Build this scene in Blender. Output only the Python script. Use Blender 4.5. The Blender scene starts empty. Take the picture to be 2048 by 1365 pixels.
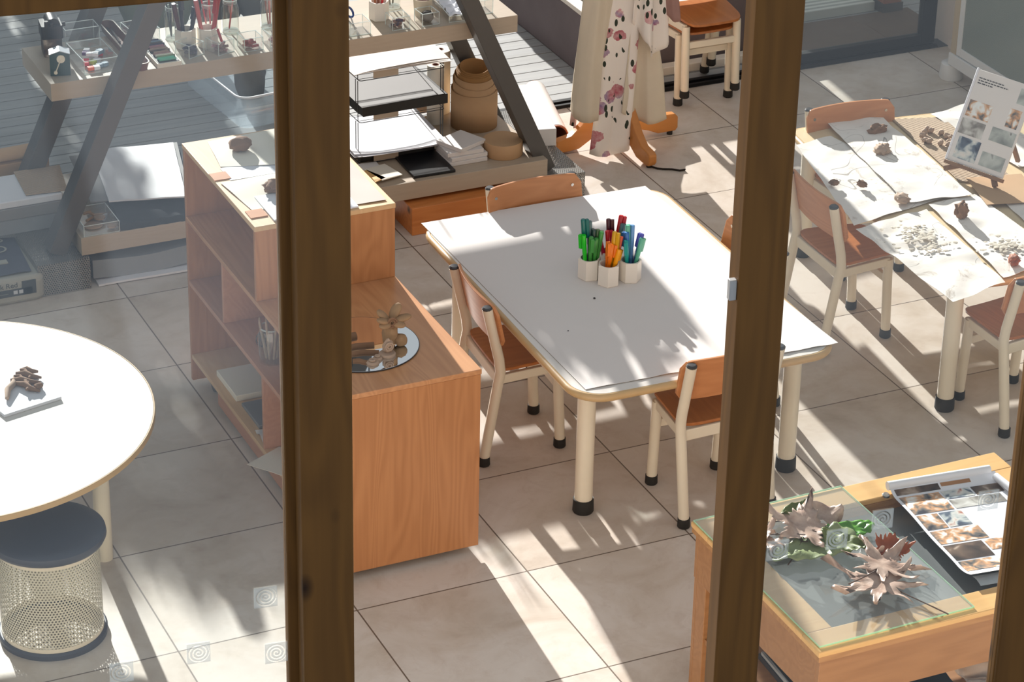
import bpy, bmesh, math, random
from mathutils import Vector, Matrix, Euler, noise as mnoise
random.seed(7)
SC = bpy.context.scene
COL = SC.collection
PI = math.pi

# ---------------------------------------------------------------- camera
cam_d = bpy.data.cameras.new('camera')
cam = bpy.data.objects.new('camera', cam_d); COL.objects.link(cam)
cam_d.sensor_width = 36.0; cam_d.sensor_fit = 'HORIZONTAL'
cam_d.lens = 98.8872
cam_d.clip_start = 0.1; cam_d.clip_end = 200
R0 = Vector((0.90922253, -0.41588012, 0.018924)); R1 = Vector((-0.178103, -0.42966169, -0.88525146)); R2 = Vector((0.37628941, 0.80152015, -0.46472758))
CAMLOC = Vector((-2.78388, -7.0521577, 4.95765768))
cm = Matrix((R0, -R1, -R2)).transposed().to_4x4(); cm.translation = CAMLOC
cam.matrix_world = cm
SC.camera = cam

# ---------------------------------------------------------------- light and exposure
SC.view_settings.view_transform = 'Standard'; SC.view_settings.look = 'None'
SC.view_settings.exposure = 0.0; SC.view_settings.gamma = 1.0; SC.view_settings.use_curve_mapping = False
W = bpy.data.worlds.new('daylight'); SC.world = W; W.use_nodes = True
bg = W.node_tree.nodes['Background']; bg.inputs[0].default_value = (0.93, 0.965, 1.0, 1); bg.inputs[1].default_value = 0.52
SUN_EL = 18.2; SUN_AZ = 4.7         # low winter sun from beyond the doors; shadows run towards -y and a little to -x
sd = bpy.data.lights.new('sun', 'SUN'); sd.energy = 12.0; sd.angle = math.radians(0.6); sd.color = (1.0, 0.965, 0.91)
sun = bpy.data.objects.new('sun', sd); COL.objects.link(sun)
ldir = Vector((-math.sin(math.radians(SUN_AZ)) * math.cos(math.radians(SUN_EL)), -math.cos(math.radians(SUN_AZ)) * math.cos(math.radians(SUN_EL)), -math.sin(math.radians(SUN_EL))))
sun.rotation_euler = ldir.to_track_quat('-Z', 'Y').to_euler()
sun.location = (3, 14, 6)

SC.cycles.transparent_max_bounces = 48; SC.cycles.max_bounces = 10; SC.cycles.diffuse_bounces = 5; SC.cycles.sample_clamp_indirect = 6.0

# ---------------------------------------------------------------- materials
def lin(h):
    if isinstance(h, (tuple, list)): return tuple(h)[:3] + (1,)
    h = h.lstrip('#'); v = [int(h[i:i+2], 16) / 255 for i in (0, 2, 4)]
    return tuple(x / 12.92 if x <= .04045 else ((x + .055) / 1.055) ** 2.4 for x in v) + (1,)
MATS = {}
class NT:
    def __init__(s, name):
        s.m = bpy.data.materials.new(name); s.m.use_nodes = True; s.t = s.m.node_tree
        s.b = s.t.nodes['Principled BSDF']; s.out = s.t.nodes['Material Output']; MATS[name] = s.m
    def n(s, typ, **kw):
        nd = s.t.nodes.new(typ)
        for k, v in kw.items():
            if k == 'inp':
                for i, x in v.items():
                    if hasattr(x, 'is_output'): s.t.links.new(x, nd.inputs[i])
                    else: nd.inputs[i].default_value = x
            else: setattr(nd, k, v)
        return nd
    def math(s, op, a, b=0.0, c=None):
        d = {0: a, 1: b}
        if c is not None: d[2] = c
        return s.n('ShaderNodeMath', operation=op, inp=d).outputs[0]
    def ramp(s, fac, stops):
        r = s.n('ShaderNodeValToRGB', inp={0: fac}); cr = r.color_ramp
        while len(cr.elements) < len(stops): cr.elements.new(0.5)
        for e, (p, c) in zip(cr.elements, stops): e.position = p; e.color = lin(c)
        return r.outputs[0]
    def mix(s, fac, a, b, blend='MIX'):
        nd = s.n('ShaderNodeMix', data_type='RGBA', blend_type=blend)
        for i, x in ((0, fac), (6, a), (7, b)):
            if hasattr(x, 'is_output'): s.t.links.new(x, nd.inputs[i])
            else: nd.inputs[i].default_value = lin(x) if i and not isinstance(x, float) else x
        return nd.outputs[2]
    def coords(s, scale=(1, 1, 1), loc=(0, 0, 0), rot=(0, 0, 0), rnd=False):
        tc = s.n('ShaderNodeTexCoord').outputs['Object']
        if rnd:
            oi = s.n('ShaderNodeObjectInfo').outputs['Random']
            tc = s.n('ShaderNodeVectorMath', operation='ADD', inp={0: tc, 1: s.n('ShaderNodeCombineXYZ', inp={0: s.math('MULTIPLY', oi, 7.0), 1: s.math('MULTIPLY', oi, 13.0), 2: s.math('MULTIPLY', oi, 5.0)}).outputs[0]}).outputs[0]
        return s.n('ShaderNodeMapping', inp={0: tc, 1: loc, 2: rot, 3: scale}).outputs[0]
    def noise(s, vec, scale=5.0, detail=3.0, rough=0.55, dist=0.0):
        return s.n('ShaderNodeTexNoise', inp={'Vector': vec, 'Scale': scale, 'Detail': detail, 'Roughness': rough, 'Distortion': dist}).outputs['Fac']
    def base(s, c):
        if hasattr(c, 'is_output'): s.t.links.new(c, s.b.inputs['Base Color'])
        else: s.b.inputs['Base Color'].default_value = lin(c)
    def bump(s, h, strength=.2, dist=.002):
        s.t.links.new(s.n('ShaderNodeBump', inp={'Strength': strength, 'Distance': dist, 'Height': h}).outputs[0], s.b.inputs['Normal'])
    def set(s, rough=.5, spec=.5, metal=0.0, **kw):
        s.b.inputs['Roughness'].default_value = rough; s.b.inputs['Specular IOR Level'].default_value = spec; s.b.inputs['Metallic'].default_value = metal
        for k, v in kw.items(): s.b.inputs[k].default_value = v
        return s.m

def paint(name, col, rough=.5, spec=.4, metal=0.0, var=.06, vs=30, bump=0.0):
    t = NT(name); a = lin(col); d = tuple(x * (1 - var * 2.2) for x in a[:3]) + (1,)
    nz = t.noise(t.coords(), vs, 3)
    t.base(t.mix(nz, a, d)); 
    if bump: t.bump(nz, bump)
    return t.set(rough, spec, metal)
def wood(name, light, dark, axis='z', rough=.45, spec=.4, k=1.0, contrast=.6, knots=False):
    t = NT(name); sc = [9.0 * k] * 3; sc['xyz'.index(axis)] = .9 * k
    v = t.coords(tuple(sc), rnd=True)
    n1 = t.noise(v, 1.0, 2, .5, .25)
    rings = t.math('ADD', t.math('MULTIPLY', t.math('SINE', t.math('MULTIPLY', n1, 75.0)), .5), .5)
    sf = [90.0 * k] * 3; sf['xyz'.index(axis)] = 3.0 * k
    fine = t.noise(t.coords(tuple(sf), rnd=True), 1.0, 2)
    f = t.math('ADD', t.math('MULTIPLY', rings, contrast * .55), t.math('MULTIPLY', fine, .45))
    c = t.mix(f, light, dark)
    if knots:
        ks = [7.0] * 3; ks['xyz'.index(axis)] = 4.0
        vo = t.n('ShaderNodeTexVoronoi', inp={'Vector': t.coords(tuple(ks)), 'Scale': 1.0}).outputs['Distance']
        c = t.mix(t.ramp(vo, [(0.0, '#ffffff'), (.09, '#bbbbbb'), (.15, '#000000')]), c, '#1c0a03')
    t.base(c); return t.set(rough, spec)
def see_through(name, tint=(1, 1, 1), gloss=1.0, haze=0.0, haze_col='#dfe6e6', rough=0.02):
    # thin glass or acrylic: clear transmission with a Fresnel reflection (and an optional diffuse haze)
    t = NT(name); t.t.nodes.remove(t.b)
    tr = t.n('ShaderNodeBsdfTransparent', inp={0: tuple(tint) + (1,)}).outputs[0]
    gl = t.n('ShaderNodeBsdfGlossy', inp={0: (1, 1, 1, 1), 'Roughness': rough}).outputs[0]
    front = t.math('SUBTRACT', 1.0, t.n('ShaderNodeNewGeometry').outputs['Backfacing'])      # one reflection per pane
    fr = t.math('MULTIPLY', front, t.math('MINIMUM', t.math('MULTIPLY', t.n('ShaderNodeFresnel', inp={0: 1.5}).outputs[0], gloss * 1.7), 1.0))
    sh = t.n('ShaderNodeMixShader', inp={0: fr, 1: tr, 2: gl}).outputs[0]
    if haze:
        df = t.n('ShaderNodeBsdfDiffuse', inp={0: lin(haze_col)}).outputs[0]
        sh = t.n('ShaderNodeMixShader', inp={0: haze, 1: sh, 2: df}).outputs[0]
    t.t.links.new(sh, t.out.inputs[0]); return t.m
def perforated(name, col, pitch, hole, rough=.4, metal=.0):
    # sheet steel with round holes in a hexagonal grid, laid out on the UV map in metres
    t = NT(name); uv = t.n('ShaderNodeTexCoord').outputs['UV']
    sep = t.n('ShaderNodeSeparateXYZ', inp={0: uv}); x = t.math('DIVIDE', sep.outputs[0], pitch); y = t.math('DIVIDE', sep.outputs[1], pitch * 1.732)
    def dd(off):
        a = t.math('SUBTRACT', t.math('FRACT', t.math('ADD', x, off)), .5); b = t.math('MULTIPLY', t.math('SUBTRACT', t.math('FRACT', t.math('ADD', y, off)), .5), 1.732)
        return t.math('SQRT', t.math('ADD', t.math('MULTIPLY', a, a), t.math('MULTIPLY', b, b)))
    d = t.math('MINIMUM', dd(0.0), dd(0.5))
    solid = t.math('GREATER_THAN', d, hole)
    t.base(col); t.set(rough, .5, metal); t.t.links.new(solid, t.b.inputs['Alpha']); return t.m

# ---------------------------------------------------------------- mesh helpers
def BM(): return bmesh.new()
def box(bm, x0, x1, y0, y1, z0, z1):
    vs = [bm.verts.new((x, y, z)) for z in (z0, z1) for y in (y0, y1) for x in (x0, x1)]
    for f in ((0, 2, 3, 1), (4, 5, 7, 6), (0, 1, 5, 4), (2, 6, 7, 3), (0, 4, 6, 2), (1, 3, 7, 5)): bm.faces.new([vs[i] for i in f])
    return bm
def obox(bm, c, size, M):
    vs = [bm.verts.new(Vector(c) + M @ Vector((sx * size[0] / 2, sy * size[1] / 2, sz * size[2] / 2))) for sz in (-1, 1) for sy in (-1, 1) for sx in (-1, 1)]
    for f in ((0, 2, 3, 1), (4, 5, 7, 6), (0, 1, 5, 4), (2, 6, 7, 3), (0, 4, 6, 2), (1, 3, 7, 5)): bm.faces.new([vs[i] for i in f])
    return bm
def beam(bm, a, b, w, h, up=(0, 0, 1)):
    a = Vector(a); b = Vector(b); d = (b - a); L = d.length; d.normalize(); s = d.cross(Vector(up)).normalized(); u = s.cross(d).normalized()
    return obox(bm, (a + b) / 2, (L, w, h), Matrix((d, s, u)).transposed())
def tube(bm, pts, r, seg=12, cap=True, flat=1.0):
    pts = [Vector(p) for p in pts]; n = len(pts); rs = r if isinstance(r, (list, tuple)) else [r] * n
    rings = []; up = None
    for i, p in enumerate(pts):
        d = (pts[min(i + 1, n - 1)] - pts[max(i - 1, 0)]).normalized()
        if up is None: up = d.orthogonal().normalized()
        up = (up - d * up.dot(d)).normalized(); s = d.cross(up)
        rings.append([bm.verts.new(p + (up * math.cos(2 * PI * k / seg) + s * math.sin(2 * PI * k / seg) * flat) * rs[i]) for k in range(seg)])
    for a, b in zip(rings, rings[1:]):
        for k in range(seg): bm.faces.new((a[k], a[(k + 1) % seg], b[(k + 1) % seg], b[k]))
    if cap: bm.faces.new(rings[0][::-1]); bm.faces.new(rings[-1])
    return bm
def lathe(bm, prof, seg=32, c=(0, 0, 0), rot=0.0):
    rings = []
    for r, z in prof:
        if r < 1e-6: rings.append([bm.verts.new((c[0], c[1], c[2] + z))])
        else: rings.append([bm.verts.new((c[0] + r * math.cos(rot + 2 * PI * k / seg), c[1] + r * math.sin(rot + 2 * PI * k / seg), c[2] + z)) for k in range(seg)])
    for a, b in zip(rings, rings[1:]):
        for k in range(seg):
            q = [a[k % len(a)], a[(k + 1) % len(a)], b[(k + 1) % len(b)], b[k % len(b)]]
            q2 = []
            for v in q:
                if v not in q2: q2.append(v)
            if len(q2) > 2: bm.faces.new(q2)
    return bm
def prism(bm, poly, z0, z1):
    a = [bm.verts.new((x, y, z0)) for x, y in poly]; b = [bm.verts.new((x, y, z1)) for x, y in poly]; n = len(poly)
    bm.faces.new(a[::-1]); bm.faces.new(b)
    for i in range(n): bm.faces.new((a[i], a[(i + 1) % n], b[(i + 1) % n], b[i]))
    return bm
def rrect(x0, x1, y0, y1, r, n=7):
    out = []
    for cx, cy, a0 in ((x1 - r, y1 - r, 0), (x0 + r, y1 - r, 90), (x0 + r, y0 + r, 180), (x1 - r, y0 + r, 270)):
        for k in range(n + 1):
            a = math.radians(a0 + 90 * k / n); out.append((cx + r * math.cos(a), cy + r * math.sin(a)))
    return out
def sheet(bm, fn, nu, nv, thick=0.0006):
    # a thin closed sheet: fn(u, v) is the upper face, the under face lies `thick` below it
    top = [[bm.verts.new(fn(i / nu, j / nv)) for j in range(nv + 1)] for i in range(nu + 1)]
    bot = [[bm.verts.new(v.co - Vector((0, 0, thick))) for v in row] for row in top]
    for i in range(nu):
        for j in range(nv):
            bm.faces.new((top[i][j], top[i+1][j], top[i+1][j+1], top[i][j+1])); bm.faces.new((bot[i][j], bot[i][j+1], bot[i+1][j+1], bot[i+1][j]))
    for i in range(nu):
        bm.faces.new((top[i][0], bot[i][0], bot[i+1][0], top[i+1][0])); bm.faces.new((top[i][nv], top[i+1][nv], bot[i+1][nv], bot[i][nv]))
    for j in range(nv):
        bm.faces.new((top[0][j], top[0][j+1], bot[0][j+1], bot[0][j])); bm.faces.new((top[nu][j], bot[nu][j], bot[nu][j+1], top[nu][j+1]))
    return bm
def quad_fn(p00, p10, p11, p01, z=None, wob=0.0, fr=6.0, seed=0.0, curl=0.0):
    P = [Vector(p) if len(p) == 3 else Vector((p[0], p[1], z)) for p in (p00, p10, p11, p01)]
    def fn(u, v):
        q = P[0] * (1-u) * (1-v) + P[1] * u * (1-v) + P[2] * u * v + P[3] * (1-u) * v
        if wob: q = q + Vector((0, 0, wob * (.5 + .9 * mnoise.noise(Vector((q.x * fr, q.y * fr, seed))))))
        if curl: q = q + Vector((0, 0, curl * (abs(2*u-1) ** 4 + abs(2*v-1) ** 4)))
        return q
    return fn
def blob(bm, c, size, seed=0, amp=.35, sub=3, fr=2.2):
    r = bmesh.ops.create_icosphere(bm, subdivisions=sub, radius=1.0)
    for v in r['verts']:
        k = 1 + amp * mnoise.noise(v.co * fr + Vector((seed * 3.1, seed * 1.7, 0)))
        v.co = Vector((v.co.x * k * size[0] + c[0], v.co.y * k * size[1] + c[1], max(-.85, v.co.z * k) * size[2] + c[2]))
    return bm
def drape(bm, top, bot, nfold=4, amp=.02, nu=40, nv=24, seed=0.0, ruffle=0.0):
    # hanging cloth between a top polyline and a bottom polyline of 3-D points
    def pl(P, u):
        P = [Vector(p) for p in P]; s = u * (len(P) - 1); i = min(int(s), len(P) - 2); return P[i].lerp(P[i+1], s - i)
    rows = []
    for i in range(nu + 1):
        u = i / nu; row = []
        a = pl(top, u); b = pl(bot, u); t = (pl(bot, min(1, u + .02)) - pl(bot, max(0, u - .02))); nrm = Vector((t.y, -t.x, 0)).normalized() if t.length > 0 else Vector((0, -1, 0))
        for j in range(nv + 1):
            v = j / nv; p = a.lerp(b, v)
            k = amp * (.35 + .65 * v) * (math.sin(2 * PI * nfold * u + seed + .7 * math.sin(3 * v + seed)) + .5 * mnoise.noise(Vector((u * 5, v * 3, seed))))
            row.append(bm.verts.new(p + nrm * k + Vector((0, 0, ruffle * math.sin(9 * u + seed) * v))))
        rows.append(row)
    for i in range(nu):
        for j in range(nv): bm.faces.new((rows[i][j], rows[i+1][j], rows[i+1][j+1], rows[i][j+1]))
    return bm

def obj(name, bm, mat, parent=None, label=None, bev=0.0, smooth=True, ang=40, solid=0.0, sub=0):
    bmesh.ops.recalc_face_normals(bm, faces=bm.faces)
    if smooth:
        for f in bm.faces: f.smooth = True
        for e in bm.edges:
            if len(e.link_faces) == 2 and e.calc_face_angle(0) > math.radians(ang): e.smooth = False
    me = bpy.data.meshes.new(name); bm.to_mesh(me); bm.free()
    for m in (mat if isinstance(mat, (list, tuple)) else [mat]): me.materials.append(MATS[m] if isinstance(m, str) else m)
    o = bpy.data.objects.new(name, me); COL.objects.link(o)
    if parent is not None: o.parent = parent
    if label: o['label'] = label
    if solid:
        md = o.modifiers.new('thickness', 'SOLIDIFY'); md.thickness = solid; md.offset = 0
    if bev:
        md = o.modifiers.new('rounded_edges', 'BEVEL'); md.width = bev; md.segments = 2; md.limit_method = 'ANGLE'; md.angle_limit = math.radians(40); md.harden_normals = False
    if sub:
        md = o.modifiers.new('smooth', 'SUBSURF'); md.levels = sub; md.render_levels = sub
    return o
def thing(name, label, cat, loc=(0, 0, 0), rot=0.0, group=None, eul=None):
    o = bpy.data.objects.new(name, None); COL.objects.link(o); o.empty_display_size = .05
    o.location = loc; o.rotation_euler = eul if eul else (0, 0, rot); o['label'] = label; o['category'] = cat
    if group: o['group'] = group
    return o
def solo(name, bm, mat, label, cat, group=None, loc=(0, 0, 0), rot=0.0, kind=None, eul=None, **kw):
    o = obj(name, bm, mat, **kw); o.location = loc; o.rotation_euler = eul if eul else (0, 0, rot); o['label'] = label; o['category'] = cat
    if group: o['group'] = group
    if kind: o['kind'] = kind
    return o
def struct(name, bm, mat, **kw):
    o = obj(name, bm, mat, **kw); o['kind'] = 'structure'; return o
KIDS = {}
def dup(root, loc, rot, label, group=None, eul=None):
    r = root.copy(); COL.objects.link(r); r.location = loc; r.rotation_euler = eul if eul else (0, 0, rot); r['label'] = label
    if group: r['group'] = group
    elif 'group' in r: del r['group']
    for ch in [o for o in COL.objects if o.parent == root]:
        c = ch.copy(); COL.objects.link(c); c.parent = r
        for g in [o for o in COL.objects if o.parent == ch]:
            d = g.copy(); COL.objects.link(d); d.parent = c
    return r
def text_part(name, body, size, mat, parent, M, label=None, ext=.0002):
    cu = bpy.data.curves.new(name, 'FONT'); cu.body = body; cu.size = size; cu.extrude = ext; cu.resolution_u = 3
    t = bpy.data.objects.new('t', cu); COL.objects.link(t); bpy.context.view_layer.update()
    me = bpy.data.meshes.new_from_object(t.evaluated_get(bpy.context.evaluated_depsgraph_get()))
    bpy.data.objects.remove(t); bpy.data.curves.remove(cu)
    me.transform(M); me.materials.clear(); me.materials.append(MATS[mat]); me.name = name
    o = bpy.data.objects.new(name, me); COL.objects.link(o); o.parent = parent
    if label: o['label'] = label
    return o

# ---------------------------------------------------------------- material library
def make_tiles():
    t = NT('tile'); v = t.coords(); sep = t.n('ShaderNodeSeparateXYZ', inp={0: v})
    x = t.math('DIVIDE', sep.outputs[0], .6); y = t.math('DIVIDE', sep.outputs[1], .6)
    def edge(a): return t.math('ABSOLUTE', t.math('SUBTRACT', t.math('FRACT', t.math('ADD', a, .5)), .5))
    d = t.math('MULTIPLY', t.math('MINIMUM', edge(x), edge(y)), .6)
    grout = t.math('LESS_THAN', d, .0026)
    cell = t.n('ShaderNodeCombineXYZ', inp={0: t.math('FLOOR', x), 1: t.math('FLOOR', y), 2: 0.0}).outputs[0]
    wn = t.n('ShaderNodeTexWhiteNoise', noise_dimensions='3D', inp={0: cell})
    off = t.n('ShaderNodeVectorMath', operation='MULTIPLY_ADD', inp={0: wn.outputs['Color'], 1: (9, 9, 9), 2: v}).outputs[0]
    n1 = t.noise(off, 2.6, 5, .62, .6); n2 = t.noise(off, 11.0, 6, .7, .8); n3 = t.noise(off, 1.3, 2)
    c = t.ramp(n1, [(.28, '#b5a797'), (.42, '#cbc0b3'), (.56, '#d8d0c7'), (.72, '#dfd9d1')])
    c = t.mix(t.math('MULTIPLY', t.ramp(n2, [(.5, '#000000'), (.72, '#ffffff')]), .30), c, '#a68c7a')
    c = t.mix(t.math('MULTIPLY', n3, .35), c, '#bfb0a2')
    c = t.mix(t.math('MULTIPLY', wn.outputs['Value'], .16), c, '#aa9d90')
    c = t.mix(grout, c, '#6a5c50'); t.base(c)
    t.bump(t.math('SUBTRACT', 1.0, grout), .4, .002)
    rr = t.math('ADD', t.math('MULTIPLY', n2, .2), .26); t.t.links.new(rr, t.b.inputs['Roughness']); t.b.inputs['Specular IOR Level'].default_value = .45
make_tiles()
wood('cabinet_wood', '#bb8356', '#99633c', 'z', .42, .4, 1.0, .55)
wood('cabinet_top_wood', '#c99468', '#a5704a', 'y', .28, .5, 1.0, .55)
wood('shelf_inside_wood', '#c59172', '#a8745a', 'y', .45, .35, 1.0, .4)
wood('pale_edge_wood', '#d8b48a', '#c29a6e', 'y', .45, .4, 1.0, .4)
wood('chair_ply', '#cd8d5c', '#b06f40', 'x', .35, .5, .8, .5)
wood('chair_seat_ply', '#b8743f', '#94531f', 'y', .3, .5, .8, .5)
wood('ply_edge', '#b98a5c', '#8d6238', 'x', .5, .3, 1.0, .5)
wood('pine', '#d58a4c', '#b4632a', 'x', .45, .4, .8, .5, knots=True)
wood('post_wood', '#7d5626', '#533717', 'z', .55, .25, .7, .5, knots=True)
wood('board_laminate', '#b5a592', '#a89884', 'x', .4, .5, 1.4, .4)
wood('bench_top_wood', '#e2b77a', '#cf9f62', 'x', .4, .4, .8, .45)
wood('pale_table_wood', '#e0cba6', '#d0b78e', 'y', .4, .4, .8, .4)
wood('bench_side_wood', '#a97a50', '#875a34', 'x', .45, .4, .8, .45)
wood('stand_wood', '#c98645', '#b5702f', 'x', .35, .5, .6, .3)
wood('easel_wood', '#8d6a4c', '#70503a', 'x', .5, .3)
paint('cream_metal', '#e4d9c3', .32, .5, 0, .02)
paint('black_rubber', '#2a2826', .6, .4)
paint('dark_cap', '#3a3a3c', .3, .6)
paint('bolt_steel', '#c9c6c0', .25, .5, 1.0, .02)
paint('grey_steel', '#565452', .4, .5, .3, .04)
paint('table_edge', '#c9a878', .35, .5, 0, .06)
paint('white_laminate', '#dcd7d0', .3, .5, 0, .02, 4)
paint('white_paper', '#dcd7d3', .7, .2, 0, .02, 6)
paint('cool_paper', '#dfe0e6', .6, .25, 0, .02, 6)
paint('cream_paper', '#e4ded0', .75, .2, 0, .03, 8)
paint('grey_paper', '#8b8a8a', .7, .2, 0, .06, 8)
paint('dark_grey_felt', '#34383d', .85, .15, 0, .2, 24)
paint('black_card', '#242220', .45, .4, 0, .1)
paint('brown_card', '#b0885c', .65, .25, 0, .05)
paint('kraft', '#bf9c77', .7, .2, 0, .05, 18)
paint('kraft_dark', '#a27a4e', .75, .15, 0, .06, 18)
paint('ceramic', '#e9e2d6', .3, .5, 0, .02)
paint('dark_frame', '#161618', .45, .25, 0, .05)
paint('mid_frame', '#3c3d3f', .45, .3, 0, .05)
paint('plaster', '#d6cbc0', .75, .2, 0, .04, 5)
paint('white_enamel', '#d9d9d8', .3, .5, 0, .02)
paint('beige_enamel', '#b9a88d', .4, .4, 0, .03)
paint('smoked_glass', '#828b84', .18, .5, 0, .03, 3)
paint('stone_grey', '#6d6862', .8, .2, 0, .25, 9, .4)
paint('stone_green', '#7b8474', .8, .2, 0, .2, 9, .3)
paint('planter_grey', '#756a6b', .75, .25, 0, .14, 6)
paint('white_timber', '#e4dccf', .6, .3, 0, .04)
paint('shaded_deck_brown', '#6a5747', .8, .2, 0, .12, 12)  # dark brown that stands for the shaded deck floor
paint('soil', '#3c332b', .95, .1, 0, .3, 30)
paint('stool_seat', '#4b4f5a', .42, .45, 0, .07, 10)
paint('zinc', '#8b8f90', .3, .5, .35, .12, 7)
paint('silver_plastic', '#b9b9b9', .3, .5, .2, .05)
paint('black_plastic', '#17171a', .3, .5, 0, .04)
paint('green_plastic', '#123c3c', .35, .5, 0, .05)
paint('label_silver', '#c6cbd2', .4, .5)
paint('terracotta', '#9b5f45', .7, .25, 0, .08)
paint('bag_blue', '#4a5062', .4, .5, 0, .16, 14, .4)
paint('bag_pale', '#a9a79c', .45, .45, 0, .07, 12, .2)
paint('bag_dark', '#3b4145', .45, .45, 0, .06)
paint('print_grey', '#8e9296', .6, .2)
paint('print_dark', '#4b4a4a', .6, .2)
paint('clay', '#a98a6b', .85, .15, 0, .15, 25, .35)
paint('clay_pale', '#b79f8c', .85, .15, 0, .12, 25, .35)
paint('clay_brown', '#8d6e58', .85, .15, 0, .16, 22, .4)
paint('pinkish_paper', '#bfb0a8', .7, .2, 0, .04, 8)
paint('dried_clay', '#e0d6c6', .95, .1, 0, .2, 40)
paint('cream_cloth', '#d8cbb6', .9, .1, 0, .05, 12)
paint('pink_velour', '#a7837a', .95, .1, 0, .12, 20)
paint('strap_black', '#2c2622', .8, .2)
paint('sponge_grey', '#5c5a58', .95, .1, 0, .2, 60)
paint('chalk_mix', '#b08e8a', .9, .1, 0, .35, 70)
paint('chalk_red', '#a8484a', .85, .15, 0, .2, 40)
paint('chalk_pink', '#bf8790', .85, .15, 0, .2, 40)
paint('chalk_violet', '#4b4660', .85, .15, 0, .2, 40)
paint('tray_brown', '#7b4a38', .4, .4, 0, .06)
paint('tray_inner', '#cfc6b8', .45, .4)
for nm, h in dict(pen_teal='#0f6d68', pen_slate='#4f6f72', pen_green='#3f9440', pen_bright_green='#18c41e', pen_olive='#4d6a42', pen_dark_green='#22443c', pen_red='#c01f2c', pen_crimson='#b3123f', pen_orange='#f07a12', pen_amber='#f7a408', pen_yellow='#d9a514', pen_brick='#d4502a', pen_seafoam='#63b89a', pen_turquoise='#209a92', pen_blue='#2f6fb5', pen_sky='#6aa0d8', pen_indigo='#5558b8', pen_maroon='#4d1d2a', pen_navy='#1f2238', pen_salmon='#c4625e', pen_rose='#b4383f', pen_ink='#22262e', pen_brown='#9a5a3c').items(): paint(nm, h, .3, .5, 0, .03)
for nm, h in dict(eraser_red='#e8243f', eraser_orange='#f05a28', eraser_white='#e9e6ea', eraser_blue='#7f96a8', eraser_lime='#c9d321', eraser_purple='#5b2a6e', scissor_blue='#2c4a86').items(): paint(nm, h, .35, .5, 0, .03)
see_through('window_glass', (.96, .975, .97), 1.0, .015, '#cfd8d8')
see_through('veiled_window_glass', (.93, .955, .95), 1.5, .05, '#c0ccd8')  # bluish haze mixed into the pane for its veil of reflected light
see_through('clear_glass', (.95, .97, .965), 1.1)
see_through('sheet_glass', (.97, .985, .98), .9, .10, '#eef2f0', .04)  # white haze stands in for the sky mirrored in the sheet
see_through('acrylic', (.985, .99, .99), 1.0, .02)
see_through('acrylic_edge', (.85, .93, .92), 1.6, .45, '#eef4f2')
see_through('green_glass_edge', (.8, .95, .85), 1.2, .55, '#bfe8c8')
see_through('cloudy_plastic', (.92, .95, .97), 1.2, .22, '#e6eef4', .1)
see_through('frosted_film', (1, 1, 1), .6, .5, '#eef2f0', .3)
t = NT('mirror'); t.base('#e8eef2'); t.set(.02, .5, 1.0)
perforated('perforated_steel', '#8c8a86', .0095, .28, .35, .5)
perforated('perforated_cream', '#cfc9b4', .0105, .30, .45, 0.0)
def photo_mat(name, stops, scale=14.0, seed=0.0):
    t = NT(name); v = t.coords(loc=(seed, seed * 1.7, 0), rnd=True)
    n = t.noise(v, scale, 2.5, .5, .5); t.base(t.ramp(n, stops)); return t.set(.45, .35)
photo_mat('photo_warm', [(.30, '#2d2f3a'), (.40, '#6d6862'), (.47, '#a9886e'), (.52, '#cf9a6c'), (.57, '#d9c6b4'), (.64, '#e4e6e4')], 26)
photo_mat('photo_cool', [(.30, '#2b3044'), (.42, '#5d6a7a'), (.5, '#b9c0bf'), (.6, '#d9d4cc'), (.7, '#a8604a')], 20)
photo_mat('photo_grey', [(.3, '#4e4a47'), (.45, '#8b8680'), (.55, '#b8b6b0'), (.7, '#d6d5d0')], 18)
photo_mat('photo_dark', [(.3, '#1c1512'), (.45, '#4b3a30'), (.6, '#6f5a4a'), (.72, '#c9b8a8')], 16)
photo_mat('photo_green_grey', [(.3, '#7d827e'), (.5, '#a4a9a4'), (.66, '#bcc0ba'), (.74, '#55504c')], 16)
def floral(name, base, fl):
    t = NT(name); v = t.coords(loc=(fl, 0, 0))
    c = t.mix(t.noise(v, 6, 2), base, '#efe7de')
    d = t.n('ShaderNodeTexVoronoi', inp={'Vector': v, 'Scale': 10.0}).outputs['Distance']; nn = t.noise(v, 40, 3)
    petals = t.math('LESS_THAN', t.math('ADD', d, t.math('MULTIPLY', nn, .25)), .44)
    hue = t.ramp(t.noise(v, 5, 1), [(.35, '#a84a5a'), (.45, '#b8606e'), (.52, '#8a6f96'), (.6, '#c98a90'), (.7, '#d6a0a0')])
    c = t.mix(t.math('MULTIPLY', petals, t.math('ADD', .35, t.math('MULTIPLY', t.noise(v, 55, 3), .9))), c, hue)
    w = t.n('ShaderNodeTexVoronoi', inp={'Vector': t.coords((1.0, 1.0, .5), (3.3, fl, 0), (0, .5, .6)), 'Scale': 40.0}).outputs['Distance']
    leaf = t.math('MULTIPLY', t.math('LESS_THAN', w, .33), t.math('GREATER_THAN', t.noise(v, 8, 1), .5))
    c = t.mix(leaf, c, '#3c4238'); t.base(c); return t.set(.9, .1)
floral('floral_cloth', '#e6dcd3', 0.0); floral('floral_red_cloth', '#b86a5c', 4.0)
def corrugated(name, a, b, axis, pitch):
    t = NT(name); s = t.n('ShaderNodeSeparateXYZ', inp={0: t.coords()}).outputs['xyz'.index(axis)]
    w = t.math('ADD', t.math('MULTIPLY', t.math('SINE', t.math('MULTIPLY', s, 2 * PI / pitch)), .5), .5)
    t.base(t.mix(w, b, a)); t.bump(w, .7, .003); return t.set(.75, .2)
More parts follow.
